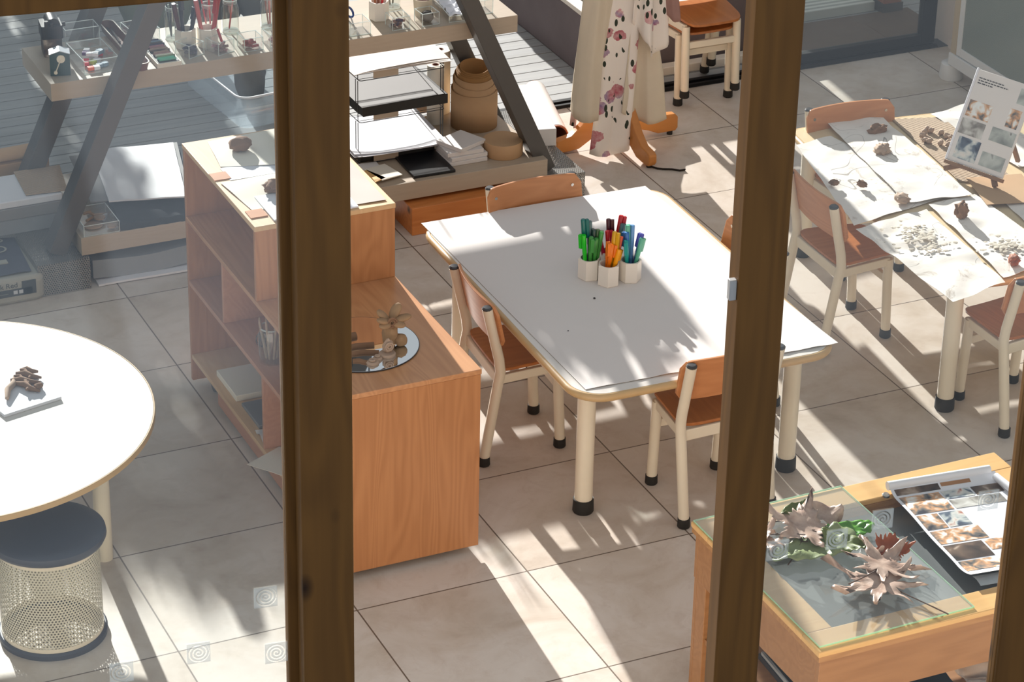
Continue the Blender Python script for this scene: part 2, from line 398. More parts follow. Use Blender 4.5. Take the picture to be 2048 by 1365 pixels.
corrugated('corrugated_card', '#b7a189', '#a08a73', 'y', .009); corrugated('ribbed_panel', '#d9dcd6', '#a2a7a2', 'y', .04)
def scribbled():
    t = NT('worked_paper'); v = t.coords()
    c = t.mix(t.noise(v, 5, 3), '#f1ece6', '#dcd5cc')
    a = t.noise(v, 9, 6, .75, 1.2); c = t.mix(t.math('MULTIPLY', t.ramp(a, [(.58, '#000000'), (.70, '#ffffff')]), .7), c, '#9a8876')
    l = t.math('ABSOLUTE', t.math('SUBTRACT', t.noise(v, 4.2, 1, .5, .9), .47)); m = t.noise(v, 2.6, 1)
    line = t.math('MULTIPLY', t.math('LESS_THAN', l, .0035), t.math('GREATER_THAN', m, .53))
    c = t.mix(t.math('MULTIPLY', line, .6), c, '#5d564f'); t.base(c); t.bump(t.noise(v, 24, 4), .25, .004); return t.set(.8, .15)
scribbled()
def leafmat(name, a, b, rough=.55, spec=.4):
    t = NT(name); c = t.mix(t.noise(t.coords(), 30, 4), a, b); t.base(c); t.bump(t.noise(t.coords(), 50, 2), .4, .002); return t.set(rough, spec)
leafmat('leaf_brown', '#dcc5b4', '#7a5140', .36, .7); leafmat('leaf_rust', '#a85a34', '#86401f'); leafmat('leaf_green', '#5f9a2c', '#3f7a1e', .3, .5); leafmat('leaf_sage', '#8a9468', '#6f7d55', .4, .5); leafmat('leaf_olive', '#6f7a3a', '#4a5a26'); leafmat('leaf_stem', '#5a4334', '#463226'); leafmat('hedge_leaf', '#3f5a2c', '#2b4520', .6, .3)  # leaf_brown blotches paint sunlit pale faces against shaded brown
t = NT('deck_wood'); vv = t.coords((1.2, 30, 30)); c = t.mix(t.noise(vv, 1, 4), '#a9aaa8', '#85878a'); wn = t.n('ShaderNodeTexWhiteNoise', noise_dimensions='1D', inp={1: t.math('FLOOR', t.math('DIVIDE', t.n('ShaderNodeSeparateXYZ', inp={0: t.coords()}).outputs[1], .0945))}).outputs['Value']
t.base(t.mix(t.math('MULTIPLY', wn, .35), c, '#7f7d78')); t.set(.7, .3)

paint('paving', '#a9b4c2', .8, .2, 0, .1, 3)
# ---------------------------------------------------------------- the room shell
struct('floor', box(BM(), -4.2, 4.42, -2.44, 3.46, -.12, 0), 'tile')
bm = BM()
for k in range(58):
    y = 3.56 + k * .0945; box(bm, -4.5, 6.0, y, y + .0875, -.045, -.012)
struct('deck', bm, 'deck_wood')
struct('deck_substructure', box(BM(), -4.5, 6.0, 3.56, 9.04, -.2, -.06), 'soil')
struct('trim_door_sill', box(BM(), -4.2, 4.42, 3.46, 3.56, -.12, .002), 'mid_frame')
bm = BM(); box(bm, -4.2, 4.36, 3.462, 3.478, .002, .016); box(bm, -4.2, 4.36, 3.505, 3.525, .002, .016)
struct('trim_door_track', bm, 'dark_frame')
struct('wall_right', box(BM(), 4.42, 4.6, -2.44, 3.62, -.12, 2.6), 'plaster')
struct('wall_shade_outside', box(BM(), 3.92, 9.0, 6.2, 6.4, -.2, 3.2), 'plaster')  # unseen wall added to shade the deck and floor right of the opening
struct('baseboard_right', box(BM(), 4.405, 4.42, -2.44, 3.44, 0, .045), 'plaster')
# closed sliding door at the right of the opening, and one far left
def sliding_door(n, x0, x1, y):
    bm = BM(); w = .075
    for a, b, z0, z1 in ((x0, x0 + w, .016, 2.5), (x1 - w, x1, .016, 2.5), (x0 + w, x1 - w, .016, .062), (x0 + w, x1 - w, 2.42, 2.5)): box(bm, a, b, y - .022, y + .022, z0, z1)
    f = struct('door_%d' % n, bm, 'dark_frame', bev=.003)
    obj('pane', box(BM(), x0 + w, x1 - w, y - .004, y + .004, .062, 2.42), 'window_glass', f)
sliding_door(1, 3.5, 4.36, 3.514)

struct('ground', box(BM(), -14, 14, -16, -2.44, -.2, -.002), 'paving')

# ---------------------------------------------------------------- the window the photo looks in through
TX = Vector((0.99049, -0.13756, 0)); NX = Vector((0.13756, 0.99049, 0)); PO = Vector((-1.0473, -2.4918, 0))
WM = Matrix((TX, NX, Vector((0, 0, 1)))).transposed().to_4x4(); WM.translation = PO
def win(name, bm, mat, **kw):
    o = struct(name, bm, mat, **kw); o.matrix_world = WM; return o
win('trim_window_post_left', box(BM(), -.054, .054, -.004, .05, .6, 3.8), 'post_wood', bev=.004)
win('trim_window_post_right', box(BM(), .862, .965, -.004, .055, .6, 3.8), 'post_wood', bev=.004)
win('trim_window_post_far_right', box(BM(), 1.556, 1.68, .006, .05, .6, 3.8), 'post_wood', bev=.004)
win('trim_window_head', box(BM(), -2.2, -.055, -.03, .05, 3.135, 3.30), 'post_wood', bev=.004)
def casement(n, x0, x1, z0, z1, y0, fw, gm='window_glass'):
    bm = BM()
    for a, b, c, d in ((x0, x0 + fw, z0, z1), (x1 - fw, x1, z0, z1), (x0 + fw, x1 - fw, z0, z0 + fw), (x0 + fw, x1 - fw, z1 - fw, z1)): box(bm, a, b, y0, y0 + .032, c, d)
    f = win('window_%d' % n, bm, 'post_wood', bev=.003)
    p = obj('pane', box(BM(), x0 + fw, x1 - fw, y0 + .012, y0 + .017, z0 + fw, z1 - fw), gm, f)
    return f
w1 = casement(1, -2.2, -.040, .8, 3.30, .052, .034, 'veiled_window_glass')
w2 = casement(2, .955, 1.57, .8, 3.70, .014, .016)
def spiral(bm, cx, cz, s, y, a0=0.0):
    # a square film with a spiral line left open
    N = 44
    for i in range(N):
        for j in range(N):
            u = (i + .5) / N - .5; v = (j + .5) / N - .5; r = math.hypot(u, v); th = (math.atan2(v, u) + a0) / (2 * PI)
            k = r / .155 - th; open_ = abs(k - round(k)) < .20 and .03 < r < .47
            if open_: continue
            x0 = cx + (i / N - .5) * s; z0 = cz + (j / N - .5) * s; d = s / N
            bm.faces.new([bm.verts.new((x, y, z)) for x, z in ((x0, z0), (x0 + d, z0), (x0 + d, z0 + d), (x0, z0 + d))])
    bmesh.ops.remove_doubles(bm, verts=bm.verts, dist=1e-5); return bm
for i, (cx, cz, a, lab) in enumerate([(-.118, 1.781, 0, 'spiral'), (-.262, 1.668, .6, 'spiral'), (-.098, 1.640, 1.2, 'spiral'), (-.423, 1.648, 2.0, 'spiral')]):
    o = obj('spiral_decal', spiral(BM(), cx, cz, .049, .062, a), 'frosted_film', w1)
for i, (cx, cz, a) in enumerate([(1.003, 1.738, .3), (1.141, 1.744, 1.0), (1.246, 1.778, 1.6), (1.497, 1.788, 2.4)]):
    obj('spiral_decal', spiral(BM(), cx, cz, .049, .024, a), 'frosted_film', w2)
bm = box(BM(), .846, .862, .004, .02, 2.372, 2.418); o = win('trim_window_keeper', bm, 'silver_plastic', bev=.002)

bm = box(BM(), -3.6, 6.0, .0, .12, -.1, 1.22); win('wall_front', bm, 'plaster')

# ---------------------------------------------------------------- chairs
def make_chair(label, loc, rot, group):
    r = thing('school_chair', label, 'chair', loc, rot, group)
    # side profile faces +y; rear feet 0.336 apart, front feet 0.258 apart
    for s in (-1, 1):
        x = s * .168
        l = obj('rear_leg', tube(BM(), [(x, -.148, .028), (x, -.142, .07), (x, -.102, .315), (x, -.094, .36), (x, -.100, .41), (x, -.146, .612)], .0185, 14), 'cream_metal', r)
        obj('foot_cap', lathe(BM(), [(0, 0), (.0195, 0), (.0225, .004), (.0215, .034), (0, .034)], 16, (x, -.150, 0)), 'black_rubber', l)
        obj('top_cap', lathe(BM(), [(.0185, 0), (.0188, .004), (.014, .009), (0, .010)], 16, (x, -.1465, .611)), 'dark_cap', l)
    for s in (-1, 1):
        x = s * .129
        l = obj('front_leg', tube(BM(), [(x, .150, .028), (x, .142, .18), (x, .134, .335)], .0185, 14), 'cream_metal', r)
        obj('foot_cap', lathe(BM(), [(0, 0), (.0195, 0), (.0225, .004), (.0215, .034), (0, .034)], 16, (x, .150, 0)), 'black_rubber', l)
    bm = BM()
    for s in (-1, 1): beam(bm, (s * .160, -.09, .328), (s * .131, .136, .326), .018, .034)
    beam(bm, (-.165, -.095, .325), (.165, -.095, .325), .018, .042)
    beam(bm, (-.128, .140, .246), (.128, .140, .246), .018, .032)
    obj('rail', bm, 'cream_metal', r, bev=.003)
    # moulded plywood seat
    pts = rrect(-.172, .172, -.098, .185, .035)
    bm = BM()
    def zt(x, y): return .349 + .007 * (x / .17) ** 2 - .008 * max(0, (y - .10) / .085) ** 2
    NU, NV = 14, 12
    def seatpt(i, j, dz):
        u = 2 * i / NU - 1; v = 2 * j / NV - 1
        w = .150 - .0 * v + .018 * (-v) ; x = u * w; y = .0435 + v * .1415
        k = max(0.0, abs(u) + abs(v) - 1.62) / .38; x *= 1 - .10 * k * k; y = .0435 + (y - .0435) * (1 - .07 * k * k)
        return (x, y, zt(x, y) + dz)
    T = [[bm.verts.new(seatpt(i, j, .012)) for j in range(NV + 1)] for i in range(NU + 1)]; B = [[bm.verts.new(seatpt(i, j, 0)) for j in range(NV + 1)] for i in range(NU + 1)]
    for i in range(NU):
        for j in range(NV): bm.faces.new((T[i][j], T[i+1][j], T[i+1][j+1], T[i][j+1])); bm.faces.new((B[i][j], B[i][j+1], B[i+1][j+1], B[i+1][j]))
    for i in range(NU): bm.faces.new((T[i][0], B[i][0], B[i+1][0], T[i+1][0])); bm.faces.new((T[i][NV], T[i+1][NV], B[i+1][NV], B[i][NV]))
    for j in range(NV): bm.faces.new((T[0][j], T[0][j+1], B[0][j+1], B[0][j])); bm.faces.new((T[NU][j], B[NU][j], B[NU][j+1], T[NU][j+1]))
    obj('seat', bm, 'chair_seat_ply', r, bev=.002)
    # curved plywood backrest in front of the posts
    bm = BM(); NU, NV = 20, 10
    def bp(i, j, dy):
        u = 2 * i / NU - 1; z0 = .462; z1 = .626
        v = j / NV; x = u * .193; cr = .030
        lo = 0; hi = 0
        ex = .193 - abs(x)
        cut = cr - math.sqrt(max(0, cr * cr - max(0, cr - ex) ** 2)) if ex < cr else 0
        z = z0 + cut + (z1 - cut - z0 - cut - .003 * u * u) * v
        lean = -.104 - (z - .41) * .215
        return (x, lean + .022 + dy - .024 * (1 - u * u), z)
    T = [[bm.verts.new(bp(i, j, .012)) for j in range(NV + 1)] for i in range(NU + 1)]; B = [[bm.verts.new(bp(i, j, 0)) for j in range(NV + 1)] for i in range(NU + 1)]
    for i in range(NU):
        for j in range(NV): bm.faces.new((T[i][j], T[i+1][j], T[i+1][j+1], T[i][j+1])); bm.faces.new((B[i][j], B[i][j+1], B[i+1][j+1], B[i+1][j]))
    for i in range(NU): bm.faces.new((T[i][0], B[i][0], B[i+1][0], T[i+1][0])); bm.faces.new((T[i][NV], T[i+1][NV], B[i+1][NV], B[i][NV]))
    for j in range(NV): bm.faces.new((T[0][j], T[0][j+1], B[0][j+1], B[0][j])); bm.faces.new((T[NU][j], B[NU][j], B[NU][j+1], T[NU][j+1]))
    bk = obj('backrest', bm, 'chair_ply', r, bev=.002)
    for s in (-1, 1):
        for z in (.500, .584):
            y = -.104 - (z - .41) * .215 + .022 + .012 - .024 * (1 - (.155 / .193) ** 2)
            obj('bolt', tube(BM(), [(s * .158, y - .004, z), (s * .158, y + .0022, z)], .0062, 10), 'bolt_steel', bk)
    return r
CH = 'wooden school chairs with cream tube legs'
ch = make_chair('plywood school chair at the near short end of the paper-covered table, back to the window', (1.368, .203, 0), math.radians(1.5), CH)
dup(ch, (0.912, .845, 0), math.radians(-94), 'plywood school chair tucked between the wooden cabinet and the paper-covered table', CH)
dup(ch, (1.335, 1.433, 0), math.radians(181), 'plywood school chair at the far end of the paper-covered table, before the shelf', CH)
dup(ch, (1.757, .845, 0), math.radians(90), 'plywood school chair facing the paper-covered table, mostly hidden by the right window post', CH)
dup(ch, (2.415, 1.116, 0), math.radians(-90.5), 'plywood school chair drawn up to the left long side of the clay-work table', CH)
dup(ch, (2.798, 1.62, 0), math.radians(176), 'plywood school chair at the far end of the clay-work table, only its backrest showing', CH)
dup(ch, (2.705, .325, 0), math.radians(7), 'plywood school chair at the near end of the clay-work table, at the right edge', CH)
dup(ch, (3.010, 3.455, 0), math.radians(180), 'lower school chair of the stack of two in the open doorway', CH)
dup(ch, (3.011, 3.398, .058), math.radians(180), 'upper school chair of the stack of two in the open doorway', CH)

# ---------------------------------------------------------------- tables
def make_table(label, loc, rot, wx, wy, h, rad, legs, topmat='white_laminate'):
    r = thing('classroom_table', label, 'table', loc, rot)
    bm = BM(); P = rrect(-wx/2, wx/2, -wy/2, wy/2, rad, 8)
    prism(bm, [(x * (wx - .03) / wx, y * (wy - .03) / wy) for x, y in P], h - .026, h)
    top = obj('tabletop', bm, topmat, r)
    bm = BM(); loop = [(x * (wx - .024) / wx, y * (wy - .024) / wy, h - .0145) for x, y in P]
    ring = []
    n = len(loop)
    for i, p in enumerate(loop):
        a = Vector(loop[i-1]); b = Vector(loop[(i+1) % n]); d = (b - a).normalized(); o = Vector((d.y, -d.x, 0))
        ring.append([bm.verts.new(Vector(p) + o * (.0145 * math.cos(t)) + Vector((0, 0, .0145 * math.sin(t)))) for t in [2 * PI * k / 10 for k in range(10)]])
    for i in range(n):
        for k in range(10): bm.faces.new((ring[i][k], ring[(i+1) % n][k], ring[(i+1) % n][(k+1) % 10], ring[i][(k+1) % 10]))
    obj('edge_band', bm, 'table_edge', r)
    for (x, y) in legs:
        l = obj('leg', tube(BM(), [(x, y, .045), (x, y, h - .024)], .031, 20), 'cream_metal', r)
        obj('foot_cap', lathe(BM(), [(0, 0), (.0335, 0), (.037, .006), (.0355, .052), (0, .052)], 20, (x, y, 0)), 'black_rubber', l)
    return r
make_table('long classroom table covered with a plain white paper sheet and holding the marker cups', (1.332, .815, 0), math.radians(-1.2), .984, 1.44, .537, .11, [(-.385, -.55), (.395, -.55), (-.385, .55), (.395, .55)])
make_table('classroom table covered with crumpled papers and clay pieces, at the right of the photo', (2.975, 1.02, 0), math.radians(-7), 1.02, 1.46, .537, .05, [(-.43, -.665), (.43, -.665), (-.43, .665), (.43, .665)], 'pale_table_wood')
def ppaper(u, v):
    P = quad_fn((.873, 1.543), (1.786, 1.525), (1.808, .128), (.874, .165), .5385)(u, v)
    return P + Vector((0, 0, .0012 * (1 + mnoise.noise(P * 3)) + .006 * max(0, 1 - v * 7) * 0 + .012 * max(0, (v - .93) / .07) * abs(mnoise.noise(Vector((P.x * 9, 0, 0))))))
solo('table_paper', sheet(BM(), ppaper, 24, 30), 'white_paper', 'plain white paper sheet spread over the long table under the marker cups', 'paper')
# round table, lower left
r = thing('round_table', 'round white-topped table with a wooden edge at the left of the photo', 'table', (-1.08, .865, 0))
obj('tabletop', lathe(BM(), [(0, .478), (.668, .478), (.672, .484), (.672, .496), (.668, .500), (0, .500)], 96), ['white_laminate'], r)
obj('edge_band', lathe(BM(), [(.668, .4765), (.6745, .480), (.6745, .498), (.6725, .5002), (.6700, .5002), (.668, .478)], 96), 'table_edge', r)
for a in (60, 150, 240, 330):
    x = .5 * math.cos(math.radians(a)); y = .5 * math.sin(math.radians(a))
    obj('leg', tube(BM(), [(x, y, 0), (x, y, .478)], .028, 18), 'cream_metal', r)
# stool
r = thing('mesh_stool', 'round stool with dark slate seat on a cream perforated drum under the round table', 'stool', (-.925, .262, 0))
obj('seat', lathe(BM(), [(0, .338), (.163, .338), (.178, .346), (.1835, .358), (.181, .372), (.170, .3785), (.14, .3795), (0, .376)], 64), 'stool_seat', r)
obj('base_ring', lathe(BM(), [(.160, 0), (.170, 0), (.171, .016), (.165, .022), (.160, .022), (.160, 0)], 64), 'stool_seat', r)
def drum(name, rad, z0, z1, mat, parent):
    bm = BM(); uvl = bm.loops.layers.uv.new('UVMap'); N = 96
    a = [[bm.verts.new((rad * math.cos(2*PI*k/N), rad * math.sin(2*PI*k/N), z)) for k in range(N)] for z in (z0, z1)]
    for k in range(N):
        f = bm.faces.new((a[0][k], a[0][(k+1) % N], a[1][(k+1) % N], a[1][k]))
        for lp, (u, v) in zip(f.loops, ((k, z0), (k+1, z0), (k+1, z1), (k, z1))): lp[uvl].uv = (u * 2 * PI * rad / N, v)
    return obj(name, bm, mat, parent)
drum('perforated_drum', .159, .034, .326, 'perforated_cream', r)
bm = BM(); lathe(bm, [(.157, .014), (.1605, .014), (.1605, .036), (.157, .036), (.157, .014)], 64); lathe(bm, [(.157, .324), (.1605, .324), (.1605, .340), (.157, .340), (.157, .324)], 64)
obj('rim', bm, 'cream_metal', r)

# ---------------------------------------------------------------- two-height storage cabinet
r = thing('storage_cabinet', 'two-height wooden storage cabinet on castors with open shelves, beside the paper-covered table', 'cabinet', (0, .171, 0))
X1 = .500; HI = .720; LEN = 1.462
obj('end_panel', box(BM(), 0, X1, 0, .018, .028, .671), 'cabinet_wood', r, bev=.0015)
obj('end_panel', box(BM(), 0, X1, LEN - .018, LEN, .028, .948), 'cabinet_wood', r, bev=.0015)
obj('step_panel', box(BM(), 0, X1, HI, HI + .018, .690, .948), 'cabinet_wood', r, bev=.0015)
obj('back_panel', box(BM(), X1 - .016, X1 - .004, .018, LEN - .018, .06, .670), 'shelf_inside_wood', r)
obj('upper_back_panel', box(BM(), X1 - .016, X1 - .004, HI + .018, LEN - .018, .690, .948), 'shelf_inside_wood', r)
obj('low_top', box(BM(), -.002, X1 + .002, -.003, LEN - .018, .672, .690), 'cabinet_top_wood', r, bev=.002)
obj('high_top', box(BM(), -.002, X1 + .002, HI - .002, LEN + .002, .948, .966), 'pale_edge_wood', r, bev=.002)
obj('shelf', box(BM(), 0, X1 - .016, .018, LEN - .018, .418, .436), 'shelf_inside_wood', r, bev=.0015)
obj('bottom_board', box(BM(), 0, X1 - .016, .018, LEN - .018, .118, .136), 'pale_edge_wood', r, bev=.0015)
obj('toe_board', box(BM(), .03, .046, .018, LEN - .21, .02, .118), 'shelf_inside_wood', r)
obj('divider', box(BM(), .004, X1 - .016, 1.078, 1.094, .436, .672), 'shelf_inside_wood', r, bev=.0015)
obj('divider', box(BM(), .004, X1 - .016, .690, .706, .136, .418), 'shelf_inside_wood', r, bev=.0015)
for (x, y) in ((.07, LEN - .075), (.42, LEN - .075), (.07, .09), (.42, .09)):
    c = obj('castor', tube(BM(), [(x - .012, y, .0285), (x + .012, y, .0285)], .0285, 20), 'dark_cap', r)
    obj('castor_bracket', box(BM(), x - .018, x + .018, y - .02, y + .02, .03, .118), 'grey_steel', c)

# ---------------------------------------------------------------- A-frame shelf
r = thing('a_frame_shelf', 'tall A-frame shelf with grey steel legs and thick taupe boards in front of the doors', 'shelf', (.84, 2.86, 0))
CX, CY = .84, 2.86
obj('lower_board', box(BM(), -.97, 1.03, -.31, .30, .137, .212), 'board_laminate', r, bev=.0015)
obj('middle_board', box(BM(), -1.018, .940, -.18, .22, .742, .8145), 'board_laminate', r, bev=.0015)
for y in (2.635, 3.135):
    for s in (-1, 1):
        k = .455
        x0 = s * 1.055; bm = BM()
        beam(bm, (x0, y - CY, .137), (s * (1.055 - k * 2.10), y - CY, 2.237), .070, .084, up=(0, 1, 0))
        obj('leg', bm, 'grey_steel', r, bev=.002)
for x0 in (-.32, 1.80):
    pass
def perf_box(name, x0, x1, y0, y1, z0, z1, mat, **kw):
    bm = BM(); uvl = bm.loops.layers.uv.new('UVMap'); box(bm, x0, x1, y0, y1, z0, z1); bm.normal_update()
    for f in bm.faces:
        n = f.normal
        for lp in f.loops:
            c = lp.vert.co; lp[uvl].uv = (c.y, c.z) if abs(n.x) > .5 else ((c.x, c.z) if abs(n.y) > .5 else (c.x, c.y))
    return solo(name, bm, mat, **kw)
perf_box('perforated_plinth', -.315, -.105, 2.53, 3.25, .001, .135, 'perforated_steel', label='perforated steel plinth under the left foot of the A-frame shelf', cat='plinth')
perf_box('perforated_plinth', 1.80, 2.035, 2.53, 3.25, .001, .135, 'perforated_steel', label='perforated steel plinth under the right foot of the A-frame shelf', cat='plinth')
solo('pine_block', box(BM(), 1.237, 1.79, 2.492, 2.90, .0, .122), 'pine', 'knotty orange pine block on the floor under the lower shelf board', 'block', bev=.003)

# ---------------------------------------------------------------- marker cups on the long table
TZ = .5395
def hex_cup(label, loc, rot=0.0, r=.041, h=.078, group='white hexagonal ceramic pots'):
    # a faceted pot with a thick wall and a round bore
    t = thing('ceramic_pot', label, 'pot', loc, rot, group)
    bm = BM(); N = 48
    def hexr(a, R): 
        k = (a + PI / 6) % (PI / 3) - PI / 6; return R * math.cos(PI / 6) / math.cos(k)
    prof = [('h', r * .93, 0), ('h', r, .004), ('h', r, h - .002), ('h', r * .97, h), ('c', r * .76, h), ('c', r * .74, h - .004), ('c', r * .74, .008)]
    rings = []
    for kd, R, z in prof: rings.append([bm.verts.new(((hexr(2*PI*k/N, R) if kd == 'h' else R) * math.cos(2*PI*k/N), (hexr(2*PI*k/N, R) if kd == 'h' else R) * math.sin(2*PI*k/N), z)) for k in range(N)])
    for a, b in zip(rings, rings[1:]):
        for k in range(N): bm.faces.new((a[k], a[(k+1) % N], b[(k+1) % N], b[k]))
    bm.faces.new(rings[0][::-1]); bm.faces.new(rings[-1])
    obj('pot_body', bm, 'ceramic', t, ang=22); return t
PROTO = {}
def marker(label, loc, tilt_az, tilt, mat, L=.138, r=.0068, group=None, clip=1.0, spin=0.0):
    d = Vector((math.sin(tilt) * math.cos(tilt_az), math.sin(tilt) * math.sin(tilt_az), math.cos(tilt)))
    q = d.to_track_quat('Z', 'Y').to_matrix().to_4x4() @ Matrix.Rotation(spin, 4, 'Z')
    t = thing('marker', label, 'marker pen', loc, 0, group, eul=q.to_euler())
    obj('barrel', lathe(BM(), [(0, 0), (r * .9, 0), (r * .95, L * .55), (r * 1.08, L * .56), (r * 1.12, L * .985), (r * .9, L), (0, L)], 10), mat, t)
    if clip: obj('cap_clip', box(BM(), -.0065 * clip, .0065 * clip, r * 1.0, r + .0125, L * .66, L * .985), mat, t, bev=.0015)
    return t
cups = [((1.247, .905), .3, 'white hexagonal pot of green markers, leftmost on the papered table'), ((1.288, .835), .55, 'white hexagonal pot of orange markers, foremost on the papered table'),
        ((1.372, .835), .2, 'white hexagonal pot of blue and turquoise markers, rightmost on the papered table'), ((1.340, .925), .0, 'white hexagonal pot of red markers, rear of the four on the papered table')]
for (x, y), a, lab in cups: hex_cup(lab, (x, y, TZ), a)
G = 'markers standing in the hexagonal pots'
def pens(cx, cy, rows):
    for dx, dy, az, tl, L, m, lab, spin in rows:
        marker(lab, (cx + dx, cy + dy, TZ + .010), math.radians(az), math.radians(tl), m, L, .0078, G, 1.0, math.radians(spin))
pens(1.247, .905, [(-.010, .008, 150, 4, .215, 'pen_teal', 'dark teal marker, tallest in the leftmost pot', 30), (.006, .012, 90, 3, .200, 'pen_slate', 'slate green marker, second tallest in the leftmost pot', 200),
    (-.016, -.006, 200, 6, .168, 'pen_bright_green', 'bright lime green marker at the left of the leftmost pot', 100), (-.006, -.012, 260, 4, .160, 'pen_green', 'leaf green marker leaning forward at the front of the leftmost pot', 180), (.008, -.012, 300, 4, .150, 'pen_green', 'leaf green marker right of the front one in the leftmost pot', 90),
    (.008, .002, 20, 3, .172, 'pen_dark_green', 'blackish green marker in the middle of the leftmost pot', 250), (.017, .002, 10, 5, .170, 'pen_olive', 'olive grey marker in the right half of the leftmost pot', 140), (.018, -.006, 340, 7, .168, 'pen_green', 'grass green marker with wide clip at the right of the leftmost pot', 270)])
pens(1.288, .835, [(-.010, -.004, 20, 10, .140, 'pen_orange', 'orange marker leaning right in the foremost pot', 160), (.000, -.012, 10, 17, .125, 'pen_amber', 'amber marker tilted furthest right in the foremost pot', 200),
    (-.004, .006, 60, 6, .145, 'pen_orange', 'orange marker upright at the back of the foremost pot', 20), (.010, .004, 40, 8, .180, 'pen_yellow', 'mustard yellow marker, tallest in the foremost pot', 90), (.010, .010, 20, 12, .165, 'pen_brick', 'brick orange marker behind the amber one in the foremost pot', 120)])
pens(1.372, .835, [(-.012, -.006, 170, 4, .148, 'pen_turquoise', 'turquoise marker at the left of the rightmost pot', 250), (-.004, .008, 110, 4, .168, 'pen_blue', 'mid blue marker at the back of the rightmost pot', 180), (.002, -.012, 10, 15, .152, 'pen_seafoam', 'pale seafoam marker slanting across the rightmost pot', 200),
    (.010, .004, 10, 14, .160, 'pen_indigo', 'indigo marker with wide clip leaning out right of the rightmost pot', 260), (.008, .012, 60, 9, .185, 'pen_sky', 'sky blue marker, tallest at the right of the rightmost pot', 220), (-.002, .014, 80, 5, .190, 'pen_seafoam', 'sage turquoise marker standing behind in the rightmost pot', 160)])
pens(1.340, .925, [(-.012, .0, 185, 16, .165, 'pen_crimson', 'crimson marker leaning left from the rear pot', 90), (-.004, -.004, 160, 5, .150, 'pen_red', 'red marker upright in the rear pot', 20), (.008, .004, 20, 12, .195, 'pen_red', 'scarlet marker, tallest and leaning right from the rear pot', 150), (.012, -.004, 0, 10, .170, 'pen_slate', 'grey-capped marker leaning right from the rear pot', 210), (.002, .012, 90, 6, .18, 'pen_maroon', 'maroon marker at the back of the rear pot', 60)])

for x, y, s, lab in ((1.190, .745, .0035, 'dark crumb on the table paper in front of the pots'), (1.00, .56, .0018, 'tiny dark speck on the table paper near the left chair')): solo('crumb', blob(BM(), (0, 0, s * .8), (s * 1.3, s, s), 4, .3, 2), 'pen_ink', lab, 'crumb', None, (x, y, TZ + .0005))

# ---------------------------------------------------------------- things on the middle shelf board
SZ = .8145
def acrylic_box(name, label, cat, x0, x1, y0, y1, h, rot=0.0, group=None, z=SZ, w=.003):
    cx, cy = (x0 + x1) / 2, (y0 + y1) / 2; a, b = (x1 - x0) / 2, (y1 - y0) / 2
    t = thing(name, label, cat, (cx, cy, z), rot, group)
    bm = BM(); box(bm, -a, a, -b, b, 0, w); box(bm, -a, -a + w, -b, b, w, h - .002); box(bm, a - w, a, -b, b, w, h - .002); box(bm, -a + w, a - w, -b, -b + w, w, h - .002); box(bm, -a + w, a - w, b - w, b, w, h - .002)
    obj('clear_walls', bm, 'acrylic', t, smooth=False)
    bm = BM(); e = .0012
    box(bm, -a, a, -b, -b + w, h - .002, h); box(bm, -a, a, b - w, b, h - .002, h); box(bm, -a, -a + w, -b + w, b - w, h - .002, h); box(bm, a - w, a, -b + w, b - w, h - .002, h)
    for sx in (-1, 1):
        for sy in (-1, 1): box(bm, sx * a - e, sx * a + e, sy * b - e, sy * b + e, 0, h)
    box(bm, -a, a, -b - .0003, -b + .002, 0, .0025)
    obj('bright_edges', bm, 'acrylic_edge', t, smooth=False)
    return t
def sticks(n, name, label, cat, cx, cy, a, b, z, mat, L, r, group, seed, flat=False):
    # loose chalk pieces or pencils lying in a box
    rnd = random.Random(seed)
    for i in range(n):
        ang = rnd.uniform(-1.2, 1.2); l = L * rnd.uniform(.6, 1.0)
        x = cx + rnd.uniform(-1, 1) * max(0, a - l * .4); y = cy + rnd.uniform(-1, 1) * max(0, b - l * .4); zz = z + r + (i // 3) * r * 1.7
        m = mat[i % len(mat)] if isinstance(mat, (list, tuple)) else mat
        solo(name, tube(BM(), [(-l / 2, 0, 0), (l / 2, 0, 0)], r, 8), m, label, cat, group, (x, y, zz), ang)
# desk sharpener
t = thing('desk_sharpener', 'black desk sharpener with a tinted shavings drawer, left end of the middle board', 'sharpener', (-.082, 2.985, SZ), math.radians(-8))
bm = BM(); prism(bm, rrect(-.042, .042, -.048, .048, .008, 3), .075, .128); obj('body', bm, 'black_plastic', t, bev=.002)
bm = BM(); tube(bm, [(-.020, -.03, .122), (-.020, .046, .122)], .001, 4); 
tb = BM(); tube(tb, [(.006, -.030, .126), (.006, .046, .126)], .028, 20); obj('drum', tb, 'black_plastic', t); bm.free()
bm = BM(); box(bm, -.036, .036, -.042, .042, 0, .074); obj('shavings_drawer', bm, 'smoky', t, bev=.003) if 'smoky' in MATS else obj('shavings_drawer', bm, 'photo_dark', t, bev=.003)
obj('crank_knob', tube(BM(), [(-.022, -.044, .128), (-.022, -.044, .150)], .008, 10), 'black_plastic', t)
obj('crank_knob', tube(BM(), [(.044, .01, .112), (.058, .01, .112)], .009, 10), 'black_plastic', t)
obj('feed_button', tube(BM(), [(-.002, -.046, .126), (-.002, -.046, .142)], .007, 10), 'black_plastic', t)
